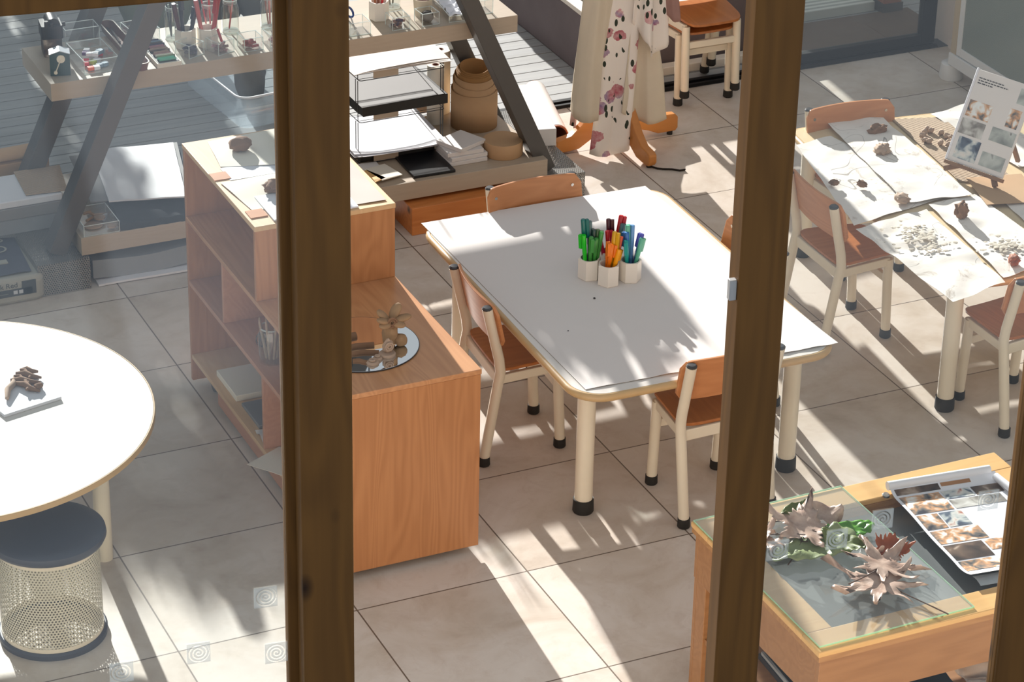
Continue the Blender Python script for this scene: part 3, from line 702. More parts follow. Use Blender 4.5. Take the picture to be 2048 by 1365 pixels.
# small green sharpener
t = thing('hand_sharpener', 'small dark green pencil sharpener box with cream crank handle and silver roof', 'sharpener', (-.112, 2.772, SZ), math.radians(-14))
bm = BM(); pr_ = [(-.038, 0), (.038, 0), (.038, .088), (0, .100), (-.038, .088)]
a = [bm.verts.new((x, -.026, z)) for x, z in pr_]; b = [bm.verts.new((x, .026, z)) for x, z in pr_]; bm.faces.new(a); bm.faces.new(b[::-1])
for i in range(5): bm.faces.new((a[i], b[i], b[(i+1) % 5], a[(i+1) % 5]))
obj('body', bm, 'green_plastic', t, smooth=False)
bm = BM()
for s in (-1, 1): beam(bm, (s * .039, 0, .0885), (0, 0, .1015), .056, .003, up=(0, 0, 1))
obj('roof_plate', bm, 'label_silver', t, smooth=False)
bm = BM(); tube(bm, [(.004, -.0262, .070), (.004, -.032, .070)], .016, 16); beam(bm, (.002, -.030, .066), (-.018, -.030, .018), .003, .012, up=(0, 1, 0)); tube(bm, [(-.018, -.028, .017), (-.018, -.037, .017)], .007, 12)
obj('crank_handle', bm, 'cream_metal', t)
# clear boxes
AB = 'clear acrylic boxes on the middle board'
acrylic_box('clear_box', 'empty tall clear acrylic box behind the box of erasers', 'box', -.025, .112, 2.985, 3.065, .085, 0, AB)
acrylic_box('clear_box', 'clear acrylic box of bright erasers beside the green sharpener', 'box', -.035, .105, 2.722, 2.935, .055, math.radians(2), AB)
er = [('eraser_white', .004, .02, 'white eraser, rearmost in the clear box of erasers', -20), ('eraser_purple', -.012, .05, 'white and purple cased eraser propped up in the clear box', 60), ('eraser_red', -.03, -.01, 'red eraser at the left side of the clear box', 75), ('eraser_lime', .004, -.012, 'lime eraser in the middle of the clear box', 40), ('eraser_blue', .032, .03, 'large grey-blue eraser at the back right of the clear box', 35), ('eraser_orange', -.02, -.075, 'orange eraser block at the front of the clear box', 0), ('eraser_blue', .02, -.055, 'small pale blue eraser near the front of the clear box', 20), ('eraser_red', .048, .07, 'red and white eraser by the steel leg in the clear box', 80)]
for i, (m, dx, dy, lab, ang) in enumerate(er):
    o = thing('eraser', lab, 'eraser', (.035 + dx, 2.828 + dy, SZ + .0035 + (.018 if i in (0, 1, 4) else 0)), math.radians(ang), 'erasers in the clear box')
    obj('rubber', box(BM(), -.024, .0, -.011, .011, 0, .0135), m, o, bev=.002); obj('sleeve', box(BM(), 0, .024, -.0115, .0115, 0, .014), 'eraser_white' if i % 2 else m, o, bev=.001)
# long boat-shaped trays
def boat(label, cx, cy, L, w, h, rot=0.0):
    t = thing('boat_tray', label, 'tray', (cx, cy, SZ), rot)
    def stad(l, ww, n=10):
        out = []
        for k in range(n + 1): a = PI * k / n; out.append((ww * math.cos(a), l - ww + ww * math.sin(a)))
        for k in range(n + 1): a = PI + PI * k / n; out.append((ww * math.cos(a), -(l - ww) + ww * math.sin(a)))
        return out
    bm = BM(); S = [(stad(L/2 - .012, w/2 - .008), 0), (stad(L/2, w/2), h), (stad(L/2 - .003, w/2 - .003), h), (stad(L/2 - .013, w/2 - .010), .004)]
    R = [[bm.verts.new((x, y, z)) for x, y in P] for P, z in S]; n = len(R[0])
    bm.faces.new(R[0][::-1]); bm.faces.new(R[-1])
    for a, b in zip(R, R[1:]):
        for k in range(n): bm.faces.new((a[k], a[(k+1) % n], b[(k+1) % n], b[k]))
    obj('tray_shell', bm, 'tray_brown', t)
    bm = BM(); P1, P2 = stad(L/2 + .0006, w/2 + .0006), stad(L/2 - .004, w/2 - .004)
    A = [bm.verts.new((x, y, h + .0004)) for x, y in P1]; B = [bm.verts.new((x, y, h + .0016)) for x, y in P1]; Cc = [bm.verts.new((x, y, h + .0016)) for x, y in P2]; Dd = [bm.verts.new((x, y, h + .0004)) for x, y in P2]
    for q, w_ in ((A, B), (B, Cc), (Cc, Dd), (Dd, A)):
        for k in range(n): bm.faces.new((q[k], q[(k+1) % n], w_[(k+1) % n], w_[k]))
    obj('pale_rim', bm, 'tray_inner', t); return t
boat('long brown boat-shaped pencil tray with pale rim, passing behind the left steel leg', .188, 2.912, .50, .060, .034)
for i, (dx, dy, l, m) in enumerate([(-.008, .15, .15, 'pen_ink'), (.006, .13, .14, 'stone_grey'), (-.006, -.05, .16, 'pen_ink'), (.007, -.12, .15, 'stone_grey'), (-.002, -.16, .12, 'pen_ink')]):
    solo('pencil', tube(BM(), [(0, -l/2, 0), (0, l/2, 0)], .004, 6), m, 'dark pencil lying in the boat-shaped tray', 'pencil', 'pencils in the boat-shaped tray', (.188 + dx, 2.912 + dy, SZ + .010), .06 * (i - 2))
acrylic_box('clear_box', 'clear acrylic box of mixed chalk stubs right of the steel leg', 'box', .225, .338, 2.935, 3.06, .060, math.radians(6), AB)
sticks(12, 'chalk_stub', 'chalk stub in the clear box just right of the left steel leg', 'chalk', .28, 2.99, .045, .045, SZ + .0035, ['chalk_red', 'chalk_pink', 'chalk_violet', 'pen_orange', 'cream_paper', 'pen_olive'], .04, .006, 'chalk stubs in the mixed box', 3)
t = thing('pastel_tray', 'flat white tray of soft pastels in rows, right of the boat-shaped tray', 'pastel set', (.296, 2.803, SZ), 0)
obj('tray_base', box(BM(), -.049, .049, -.125, .125, 0, .018), 'cream_paper', t, bev=.001); obj('black_liner', box(BM(), -.043, .043, -.117, .117, .018, .0195), 'black_card', t)
cols = ['chalk_violet', 'eraser_blue', 'stone_grey', 'chalk_violet', 'chalk_pink', 'chalk_mix', 'clay_pale', 'photo_dark', 'clay_pale', 'chalk_mix', 'cream_paper', 'leaf_sage', 'pen_seafoam', 'pen_seafoam']
for i, m in enumerate(cols): obj('pastel', tube(BM(), [(-.038 + .004 * (i % 3), .104 - i * .016, .0245), (.030 + .003 * (i % 4), .103 - i * .016, .0245)], .0052, 8), m, t)
# two pots with pens, three jars with brushes
hex_cup('white hexagonal pot with dark maroon and black markers, on the middle board', (.420, 2.850, SZ), .3); hex_cup('white hexagonal pot with salmon markers, on the middle board', (.505, 2.832, SZ), .1)
G2 = 'markers in the pots on the middle board'
for (x, y, az, tl, L, m, lab, sp) in [(.405, 2.85, 170, 9, .175, 'pen_maroon', 'maroon marker with wide clip leaning left from the pot on the middle board', 90), (.432, 2.845, 10, 13, .150, 'pen_navy', 'blackish marker leaning right from the maroon pot on the middle board', 260), (.418, 2.866, 95, 8, .205, 'pen_navy', 'navy marker, tallest in the maroon pot on the middle board', 0),
    (.488, 2.832, 170, 8, .185, 'pen_salmon', 'salmon marker leaning left from the salmon pot on the middle board', 90), (.520, 2.835, 15, 13, .205, 'pen_salmon', 'salmon marker leaning right from the salmon pot on the middle board', 60), (.522, 2.822, 10, 9, .19, 'pen_rose', 'rose marker at the front of the salmon pot on the middle board', 30)]:
    marker(lab, (x, y, SZ + .012), math.radians(az), math.radians(tl), m, L, .0088, G2, 1.1, math.radians(sp))
def jar(label, x, y, h=.135, r=.034):
    t = thing('glass_jar', label, 'jar', (x, y, SZ), 0, 'glass jars on the middle board')
    obj('glass', lathe(BM(), [(0, 0), (r * .92, 0), (r, .005), (r, h * .74), (r * .82, h * .86), (r * .82, h), (r * .76, h), (r * .76, h * .87), (r * .93, h * .73), (r * .93, .008), (0, .007)], 28), 'clear_glass', t)
    bm = BM(); lathe(bm, [(r * .83, h - .004), (r * .86, h - .002), (r * .86, h + .001), (r * .75, h + .001), (r * .75, h - .003)], 28)
    for zz in (h * .90, h * .94): lathe(bm, [(r * .82, zz - .001), (r * .845, zz), (r * .82, zz + .001)], 28)
    lathe(bm, [(r * .9, .0), (r * 1.01, .002), (r * 1.01, .005), (r * .95, .006)], 28)
    obj('thick_glass_rim', bm, 'acrylic_edge', t); return t
def brush(label, x, y, az, tl, L, m, r=.0035, z=SZ + .010, hair=False, group='pencils and brushes in the jars'):
    d = Vector((math.sin(tl) * math.cos(az), math.sin(tl) * math.sin(az), math.cos(tl)))
    t = thing('pencil', label, 'pencil', (x, y, z), 0, group, eul=d.to_track_quat('Z', 'Y').to_euler())
    obj('shaft', lathe(BM(), [(0, 0), (r, .006), (r, L * .9), (r * .9, L * .9), (0, L)], 7), m, t)
for x, y, lab in ((.405, 2.955, 'glass jar of black pencils behind the pot of maroon markers'), (.548, 2.935, 'glass jar of red pencils behind the pot of salmon markers'), (.640, 2.945, 'nearly empty glass jar holding one dark red pencil'), (.800, 2.935, 'glass jar of brown pencils beside the left window post'), (1.09, 2.93, 'glass jar holding a slate blue brush behind the scissors box'), (1.34, 2.955, 'glass jar of grey pencils behind the white pot at the right of the middle board')): jar(lab, x, y)
for x, y, az, tl, L, m, lab in [(.395, 2.95, 120, 9, .25, 'pen_ink', 'black pencil in the jar behind the maroon pot'), (.413, 2.955, 60, 8, .25, 'pen_navy', 'navy pencil in the jar behind the maroon pot'), (.40, 2.965, 80, 4, .24, 'pen_ink', 'second black pencil in the jar behind the maroon pot'),
    (.540, 2.93, 150, 9, .24, 'pen_red', 'red pencil leaning left in the jar behind the salmon pot'), (.555, 2.94, 90, 5, .25, 'pen_red', 'red pencil upright in the jar behind the salmon pot'), (.560, 2.935, 20, 9, .23, 'pen_salmon', 'pinkish pencil leaning right in the jar behind the salmon pot'), (.634, 2.945, 20, 11, .25, 'pen_rose', 'dark red pencil alone in the nearly empty jar'),
    (.795, 2.93, 150, 6, .23, 'pen_brown', 'brown pencil leaning left in the jar by the window post'), (.805, 2.94, 60, 7, .24, 'pen_brown', 'brown pencil leaning right in the jar by the window post'), (.802, 2.93, 90, 3, .22, 'pen_salmon', 'pinkish brown pencil in the jar by the window post'), (1.082, 2.93, 160, 8, .25, 'pen_blue', 'slate blue brush in the jar behind the scissors box'), (1.33, 2.95, 120, 8, .24, 'stone_grey', 'grey pencil leaning left in the jar right of the white pot'), (1.345, 2.96, 40, 8, .25, 'stone_grey', 'grey pencil leaning right in the jar right of the white pot')]:
    brush(lab, x, y, math.radians(az), math.radians(tl), L, m)
# the row of little cubes along the front
for x0, y0, s, rot, lab, m, cl, n in [(.372, 2.735, .078, 24, 'small clear cube of violet chalk under the maroon markers', 'chalk_violet', 'violet chalk stub in a small clear cube', 9), (.492, 2.722, .078, 20, 'small clear cube of pink chalk with a red stick standing in it', ['chalk_pink', 'chalk_mix'], 'pink chalk stub in a small clear cube', 8),
    (.614, 2.712, .078, 2, 'small clear cube of red chalk', 'chalk_red', 'red chalk stub in a small clear cube', 8), (.722, 2.722, .078, 5, 'small clear cube of dusty pink chalk next to the left window post', ['chalk_mix', 'chalk_pink'], 'dusty pink chalk stub in the cube by the window post', 7),
    (1.060, 2.712, .088, 0, 'small clear cube holding blue scissors right of the left window post', None, '', 0), (1.240, 2.706, .075, 0, 'small clear cube of mauve chalk in front of the white pot', ['chalk_mix', 'chalk_violet'], 'mauve chalk stub in the cube before the white pot', 8), (1.366, 2.704, .075, 3, 'small clear cube with a grey sponge', None, '', 0)]:
    acrylic_box('clear_cube', lab, 'box', x0, x0 + s, y0, y0 + s, .054, math.radians(rot), 'small clear cubes along the middle board')
    if n: sticks(n, 'chalk_stub', cl, 'chalk', x0 + s/2, y0 + s/2, s * .36, s * .36, SZ + .0035, m, .045, .0058, 'chalk stubs: ' + cl, int(x0 * 1000))
brush('dark red stick standing in the cube of pink chalk', .535, 2.765, math.radians(150), math.radians(28), .085, 'pen_rose', .005, SZ + .006, group=None) if False else solo('chalk_stick', tube(BM(), [(0, 0, 0), (-.02, .01, .075)], .0055, 8), 'pen_rose', 'dark red stick standing in the cube of pink chalk', 'chalk', None, (.548, 2.765, SZ + .012))
t = thing('scissors', 'blue-handled scissors standing in a clear cube', 'scissors', (1.105, 2.757, SZ + .006), 0, eul=(math.radians(-25), math.radians(-18), .3))
obj('handle', tube(BM(), [(.012 + .014 * math.cos(a), 0, .075 + .022 * math.sin(a)) for a in [2*PI*k/14 for k in range(15)]], .0045, 6), 'scissor_blue', t)
obj('handle', tube(BM(), [(-.018 + .013 * math.cos(a), .004, .070 + .020 * math.sin(a)) for a in [2*PI*k/14 for k in range(15)]], .0045, 6), 'scissor_blue', t)
bm = BM(); beam(bm, (.006, 0, .055), (-.004, 0, .004), .002, .009, up=(0, 1, 0)); beam(bm, (-.010, .003, .052), (.004, .003, .004), .002, .009, up=(0, 1, 0)); obj('blade', bm, 'silver_plastic', t)
solo('sponge', blob(BM(), (0, 0, .024), (.028, .026, .024), 3, .12), 'sponge_grey', 'grey sponge pad in the rightmost small clear cube', 'sponge', None, (1.405, 2.742, SZ + .0032))
hex_cup('white hexagonal pot with brown and red pencils right of the left window post', (1.240, 2.850, SZ), .25)
for i, (dx, az, m, lab) in enumerate([(-.01, 150, 'pen_brown', 'brown pencil in the white pot right of the window post'), (0, 90, 'tray_brown', 'dark brown pencil in the white pot right of the window post'), (.01, 30, 'pen_red', 'red pencil in the white pot right of the window post')]): brush(lab, 1.24 + dx, 2.85, math.radians(az), math.radians(6), .17, m, .0045)
t = thing('plaster_tub', 'pale tapered tub behind the cube with the sponge', 'tub', (1.425, 2.835, SZ)); obj('tub_body', lathe(BM(), [(0, 0), (.034, 0), (.040, .07), (.037, .07), (.031, .006), (0, .006)], 24), 'cream_cloth', t); obj('contents', lathe(BM(), [(0, .055), (.035, .055)], 24), 'pink_velour', t)
acrylic_box('clear_tray', 'long shallow clear tray of foil wrap lying before the right steel leg', 'tray', 1.500, 1.600, 2.70, 2.95, .028, math.radians(-6), AB)
solo('crumpled_foil', sheet(BM(), quad_fn((-.04, -.10, .008), (.04, -.10, .008), (.04, .10, .008), (-.04, .10, .008), wob=.022, fr=40, seed=2), 20, 34), 'cool_paper', 'crumpled clear wrap in the long shallow tray', 'wrap', None, (1.55, 2.825, SZ + .004), math.radians(-6))
acrylic_box('clear_cube', 'empty clear cube behind the right steel leg', 'box', 1.615, 1.695, 2.74, 2.82, .060, 0, AB)

# ---------------------------------------------------------------- things on the lower board
LZ = .212
def felt(u, v):
    p = quad_fn((.03, 2.553), (.47, 2.548), (.50, 3.12), (.09, 3.12), LZ + .022 + .022)(u, v)
    return p + Vector((0, 0, .014 * mnoise.noise(Vector((p.x * 7, p.y * 7, 3))) - .018 * max(0, .12 - v) / .12 * (1 + mnoise.noise(Vector((p.x * 14, 0, 1))))))
solo('felt_stack', sheet(BM(), felt, 40, 40, .030), 'dark_grey_felt', 'stack of ragged charcoal grey felt sheets under the white paper', 'felt')
solo('clear_sheet', sheet(BM(), quad_fn((-.03, 2.74), (.36, 2.69), (.47, 3.17), (.02, 3.20), .2685), 4, 4, .003), 'grey_paper', 'grey backing sheet sticking out left from under the white paper', 'sheet')
def wp(u, v):
    p = quad_fn((.036, 2.709), (.330, 2.641), (.452, 3.165), (.115, 3.205), .2755)(u, v)
    s = u * .8 + v; return p + Vector((0, 0, .006 * math.exp(-((s - .95) / .10) ** 2) + .005 * math.exp(-((s - 1.25) / .08) ** 2) + .003 * mnoise.noise(p * 9)))
solo('white_paper_stack', sheet(BM(), wp, 40, 40, .006), 'cool_paper', 'large wavy sheet of white paper on the dark felt, left half of the lower board', 'paper')
acrylic_box('clear_box', 'shallow clear box of wooden discs and pegs at the front left of the lower board', 'box', -.115, .028, 2.556, 2.74, .046, 0, None, LZ)
for i, (x, y, m, lab) in enumerate([(-.055, 2.63, 'clay_pale', 'large pale oval disc in the shallow clear box'), (.005, 2.585, 'clay_pale', 'small pale disc at the front right of the shallow clear box'), (-.02, 2.66, 'clay', 'tan disc at the back of the shallow clear box')]):
    solo('wooden_disc', lathe(BM(), [(0, 0), (1, 0), (1, .3), (0, .3)], 24), m, lab, 'disc', None, (x, y, LZ + .004 + .008 * i), 0, None).scale = ((.036, .028, .026), (.018, .018, .02), (.022, .02, .02))[i]
sticks(7, 'wooden_peg', 'wooden peg in the shallow clear box', 'peg', -.02, 2.69, .05, .035, LZ + .004, ['clay', 'brown_card', 'silver_plastic'], .05, .006, 'pegs in the shallow clear box', 5)
# left pile on the plinth
for i, (z0, z1, m, lab, q) in enumerate([(.1355, .200, 'print_grey', 'thick pile of old papers at the foot of the left stack', (-.44, -.12, 2.84, 3.095)), (.2005, .250, 'grey_paper', 'grey paper bundle in the middle of the left stack', (-.45, -.12, 2.835, 3.095)), (.2505, .279, 'cool_paper', 'white paper ream near the top of the left stack', (-.43, -.115, 2.84, 3.09))]):
    o = solo('paper_pile', box(BM(), q[0], q[1], q[2], q[3], z0, z1), m, lab, 'paper', bev=.004)
solo('corrugated_sheet', sheet(BM(), quad_fn((-.255, 2.865), (-.09, 2.85), (-.05, 3.095), (-.24, 3.095), .2850, wob=.003), 12, 12, .004), 'corrugated_card', 'ribbed brown corrugated card sheet on top of the left stack', 'card')
solo('carton', box(BM(), -.285, -.07, 3.178, 3.248, .1355, .285), 'brown_card', 'narrow brown carton standing behind the left stack, under the kraft roll', 'carton', bev=.002)
bm = BM(); tube(bm, [(-.29, 3.212, .3135), (-.065, 3.215, .3155)], [.027, .030], 18); solo('kraft_roll', bm, 'kraft', 'brown kraft paper roll lying at the back of the left stack', 'paper roll')
# letter trays
def letter_tray(label, z, legs=True):
    t = thing('letter_tray', label, 'letter tray', (1.315, 2.985, z), math.radians(1), 'wire letter trays on the lower board')
    a, b = .190, .195; bm = BM(); r = .0018
    for zz in (.004, .042): tube(bm, rpath(a, b, zz), r, 5)
    for sx in (-1, 1):
        for sy in (-1, 0, 1): tube(bm, [(sx * a, sy * b * .9, .004), (sx * a, sy * b * .9, .042)], r, 5)
    for k in range(9): tube(bm, [(-a, -b + .02 + k * .0445, .004), (a, -b + .02 + k * .0445, .004)], .0012, 4)
    obj('wire_basket', bm, 'mid_frame', t)
    if legs:
        for sx in (-1, 1):
            for dy in (-.9, -.78, .9): obj('stacking_leg', tube(BM(), [(sx * a, dy * b, .042), (sx * a, dy * b, .182)], r, 5), 'mid_frame', t)
    obj('label_plate', box(BM(), -.13, -.02, -b - .004, -b - .001, .008, .038), 'board_laminate', t)
def rpath(a, b, z): return [(x, y, z) for x, y in rrect(-a, a, -b, b, .012, 3)] + [(a, b - .012, z)]
letter_tray('bottom wire letter tray of the three-high stack', LZ); letter_tray('middle wire letter tray holding a black box file', LZ + .184); letter_tray('top wire letter tray heaped with white paper', LZ + .368, False)
def sheets(label, n, z, x0, x1, y0, y1, m='white_paper', seed=0, group=None, t=.0016, cl=.01):
    rnd = random.Random(seed)
    for i in range(n):
        a = rnd.uniform(-.06, .06); dx = rnd.uniform(-.012, .012); dy = rnd.uniform(-.012, .012)
        solo('paper_sheets', sheet(BM(), lambda u, v: Vector((x0 + (x1 - x0) * u, y0 + (y1 - y0) * v, cl * (abs(2*u-1) ** 3) * (.3 + .7 * (1 - v)) * (i + 1) / n)), 14, 8, t), m, label[i] if isinstance(label, list) else label, 'paper', group, (1.315 + dx, 2.985 + dy, z + i * (t + .0015)), a)
solo('box_file', box(BM(), -.165, .165, -.19, .15, 0, .034), 'black_card', 'grey cardboard wallet under the papers of the bottom letter tray', 'folder', None, (1.30, 2.985, LZ + .008), 0, bev=.002)
sheets(['lowest white sheets spilling from the bottom letter tray', 'middle white sheets spilling from the bottom letter tray', 'topmost white sheet on the bottom letter tray'], 3, LZ + .047, -.215, .19, -.225, .17, 'cool_paper', 3, 'papers on the bottom tray')
solo('box_file', box(BM(), -.19, .19, -.205, .17, 0, .042), 'black_card', 'flat black box file in the middle letter tray', 'folder', None, (1.325, 2.985, LZ + .184 + .032), math.radians(1), bev=.002)
solo('grey_sheet', sheet(BM(), quad_fn((-.20, -.205), (.17, -.205), (.18, .17), (-.19, .17), .0445), 6, 6, .001), 'grey_paper', 'grey sheet lying on the black box file', 'paper', None, (1.325, 2.985, LZ + .184 + .032), math.radians(2))
sheets(['lower white sheets hanging over the top letter tray', 'white sheet second from the top on the top letter tray', 'topmost bright white sheet on the top letter tray'], 3, LZ + .368 + .046, -.215, .205, -.21, .18, 'white_paper', 8, 'papers on the top tray', .0018, -.008)
# folder, canvases, disc, rolls
solo('black_folder', box(BM(), -.092, .092, -.128, .128, 0, .012), 'black_plastic', 'glossy black folder lying flat at the front of the lower board', 'folder', None, (1.375, 2.703, LZ + .0005), math.radians(-1.5), bev=.002)
for i, (dx, dy, a, w, d, lab) in enumerate([(0, 0, 0, .168, .15, 'bottom white canvas board of the little stack'), (.002, .004, 3, .165, .15, 'second white canvas board from the bottom of the little stack'), (-.006, .012, -2, .160, .15, 'third white canvas board of the little stack'), (.004, .018, 24, .150, .14, 'topmost white canvas board, turned askew')]):
    solo('canvas_board', box(BM(), -w/2, w/2, -d/2, d/2, 0, .0175), 'white_paper', lab, 'canvas', 'white canvas boards on the lower board', (1.548 + dx, 2.705 + dy, LZ + .0005 + i * .018), math.radians(a), bev=.0015)
solo('round_box', lathe(BM(), [(0, 0), (.082, 0), (.0835, .002), (.0835, .060), (.082, .0635), (0, .064)], 56), 'kraft', 'round brown card box lying flat beside the white canvas boards', 'box', None, (1.724, 2.680, LZ + .0005))
def spiral_roll(label, c):
    t = thing('card_roll', label, 'card roll', c)
    def strip(r0, r1, a0, a1, h0, h1, n, name, mat, tl=.008):
        bm = BM(); rows = []
        for k in range(n + 1):
            s = k / n; a = math.radians(a0 + (a1 - a0) * s); r = r0 + (r1 - r0) * s; h = h0 + (h1 - h0) * s
            h += tl * math.sin(a + .2)
            rows.append([bm.verts.new((r * math.cos(a), r * math.sin(a), 0)), bm.verts.new((r * math.cos(a), r * math.sin(a), h))])
        for a, b in zip(rows, rows[1:]): bm.faces.new((a[0], b[0], b[1], a[1]))
        return obj(name, bm, mat, t, solid=.0026)
    strip(.100, .097, 0, 362, .165, .172, 90, 'outer_turn', 'kraft'); strip(.0925, .0885, 20, 400, .212, .206, 90, 'middle_turn', 'kraft', .020); strip(.086, .082, 0, 385, .230, .236, 90, 'middle_turn', 'kraft', .014); strip(.079, .060, 0, 1440, .246, .268, 240, 'inner_turn', 'kraft_dark', .012)
spiral_roll('coiled brown corrugated-card roll standing on the lower board, inner turns higher', (1.735, 3.00, LZ + .0005))
for x, y, r, h, lab in ((1.592, 3.085, .036, .262, 'slimmer white paper roll standing behind the brown coil'), (1.655, 3.185, .045, .285, 'thicker white paper roll standing behind the brown coil')):
    t = thing('paper_roll', lab, 'paper roll', (x, y, LZ + .0005)); obj('paper', lathe(BM(), [(.016, 0), (r, 0), (r, h), (.016, h), (.016, 0)], 32), 'cream_paper', t); obj('brown_core', lathe(BM(), [(.012, .001), (.0155, .001), (.0155, h + .0005), (.012, h + .0005), (.012, .001)], 20), 'tray_brown', t)
for i, (x, y, w, d, a, m, lab) in enumerate([(1.13, 2.70, .12, .16, -4, 'white_paper', 'small pile of white cards at the cabinet end of the lower board'), (1.18, 2.66, .10, .13, 12, 'cream_paper', 'cream card lying askew on the small white cards'), (1.115, 2.64, .07, .11, 24, 'bench_top_wood', 'yellowish card at the front of the small white cards')]):
    solo('card_pile', box(BM(), -w/2, w/2, -d/2, d/2, 0, .010 if i == 0 else .004), m, lab, 'card', None, (x, y, LZ + .0005 + (0, .0105, .0105)[i]), math.radians(a), bev=.001)
solo('picture_frame', box(BM(), -.06, .06, -.008, .008, 0, .16), 'clay_pale', 'small pinkish framed picture leaning behind the letter trays', 'picture', None, (1.575, 3.195, LZ + .0005), 0, bev=.002)
# papers on the floor under the lower board
solo('paper_bundle', sheet(BM(), quad_fn((-.075, 2.53, .010), (1.10, 2.50, .012), (1.12, 2.95, .012), (-.06, 2.95, .010), wob=.004), 30, 10, .008), 'cool_paper', 'large white paper sheets lying on the floor under the lower board', 'paper')
def sag(u, v):
    p = quad_fn((-.085, 2.565), (1.12, 2.545), (1.12, 2.98), (-.085, 2.98), .10)(u, v); return p + Vector((0, 0, -.012 * math.sin(PI * u * 3) ** 2 + .004 * mnoise.noise(p * 6)))
solo('paper_bundle', sheet(BM(), sag, 40, 10, .078), 'print_grey', 'thick greyish bundle of large papers on top of the white floor sheets', 'paper')
# clay bag
t = thing('clay_bag', 'plastic-wrapped dark blue bag of modelling clay on the floor at the left edge', 'bag', (-.52, 2.70, 0))
bm = BM(); prism(bm, rrect(-.235, .235, -.19, .19, .05, 6), 0, .108); bmesh.ops.subdivide_edges(bm, edges=[e for e in bm.edges if e.calc_length() > .1], cuts=6, use_grid_fill=True)
obj('bag_body', bm, 'bag_pale', t, bev=.022)
def bt(u, v):
    p = quad_fn((-.22, -.155), (.185, -.155), (.205, .165), (-.22, .165), .1095)(u, v); return p + Vector((0, 0, .005 + .005 * mnoise.noise(Vector((p.x * 16, p.y * 10, 5)))))
obj('blue_panel', sheet(BM(), bt, 26, 22, .001), 'bag_blue', t)
obj('dark_label', box(BM(), -.20, .175, -.1925, -.1895, .036, .066), 'bag_dark', t); obj('dark_label', box(BM(), .135, .190, -.1925, -.1895, .036, .094), 'bag_dark', t)
obj('pale_band', box(BM(), -.21, .12, -.06, -.03, .1125, .1185), 'bag_pale', t)
MX = Matrix.Rotation(PI / 2, 4, 'X')
text_part('printed_text', 'ck Red', .030, 'bag_dark', t, Matrix.Translation((.035, -.1925, .073)) @ MX)
text_part('printed_text', '••••••••••••••', .010, 'bag_pale', t, Matrix.Translation((.03, -.1935, .047)) @ MX)
for i in range(2): obj('printed_icon', box(BM(), .100 + i * .022, .116 + i * .022, -.1938, -.1915, .045, .060), 'label_silver', t)
text_part('printed_letter', 'S', .085, 'bag_pale', t, Matrix.Translation((.118, .125, .1195)) @ Matrix.Scale(1, 4)); text_part('printed_letter', 'O', .085, 'bag_pale', t, Matrix.Translation((.082, .035, .1195)))
# long white box and brown tube on the right plinth
solo('long_white_box', box(BM(), -.048, .048, 0, .50, 0, .078), 'white_paper', 'long white cardboard box beside the right foot of the A-frame shelf', 'box', None, (1.992, 2.832, .1355), math.radians(-14), bev=.002)
t = thing('cardboard_tube', 'wide brown tube with sunlight painted on as white skin, lying beside the long white box', 'tube', (2.165, 3.075, .053), math.radians(-14))
bm = BM(); 
prof = [(.052, 0), (.052, .52), (.046, .52), (.046, .0), (.052, 0)]
def hlathe(bm, prof, seg=36):
    rings = [[bm.verts.new((r * math.cos(2*PI*k/seg), y, r * math.sin(2*PI*k/seg))) for k in range(seg)] for r, y in prof]
    for a, b in zip(rings, rings[1:]):
        for k in range(seg): bm.faces.new((a[k], a[(k+1) % seg], b[(k+1) % seg], b[k]))
    return bm
obj('brown_core', hlathe(BM(), prof), 'terracotta', t); obj('sunlit_skin', hlathe(BM(), [(.0522, .012), (.0532, .012), (.0532, .515), (.0522, .515), (.0522, .012)]), 'white_paper', t)  # the white skin paints the sunlight that bleaches the brown tube

# ---------------------------------------------------------------- apron stand by the doors
t = thing('apron_stand', 'curved-foot wooden stand draped with aprons near the open doors', 'coat stand', (2.425, 3.01, 0))
PF = [(-.02, .16), (.02, .115), (.07, .085), (.13, .055), (.19, .018), (.24, .012), (.288, .012), (.300, .03), (.298, .062), (.285, .072), (.23, .082), (.18, .125), (.13, .19), (.08, .245), (.03, .275), (-.02, .285)]
for az in (180, -85, 3, 95):
    bm = BM(); ca, sa = math.cos(math.radians(az)), math.sin(math.radians(az))
    P = PF
    if az == 3: P = [(-.02, .10), (.05, .075), (.15, .045), (.20, .022), (.288, .020), (.300, .035), (.299, .085), (.285, .100), (.2, .105), (.1, .16), (.03, .22), (-.02, .25)]
    A = [bm.verts.new((d * ca - .019 * sa, d * sa + .019 * ca, z)) for d, z in P]; B = [bm.verts.new((d * ca + .019 * sa, d * sa - .019 * ca, z)) for d, z in P]
    bm.faces.new(A); bm.faces.new(B[::-1])
    for i in range(len(P)): bm.faces.new((A[i], A[(i+1) % len(P)], B[(i+1) % len(P)], B[i]))
    f = obj('curved_foot', bm, 'stand_wood', t, bev=.004)
    obj('foot_pad', tube(BM(), [(.27 * ca, .27 * sa, 0), (.27 * ca, .27 * sa, .022)], .013, 12), 'black_rubber', f)
obj('pole', tube(BM(), [(0, 0, .10), (0, 0, 1.65)], .024, 20), 'stand_wood', t)
for a in (20, 110, 200, 290):
    ca, sa = math.cos(math.radians(a)), math.sin(math.radians(a)); obj('hook', tube(BM(), [(0, 0, 1.56), (.10 * ca, .10 * sa, 1.60), (.15 * ca, .15 * sa, 1.68)], .009, 10), 'stand_wood', t)
AG = 'aprons on the stand'
def apron(label, top, bot, mat, nf, amp, seed, ruffle=0.0, strap=None):
    o = solo('apron', drape(BM(), top, bot, nf, amp, 48, 30, seed, ruffle), mat, label, 'apron', AG, solid=.003, ang=80); return o
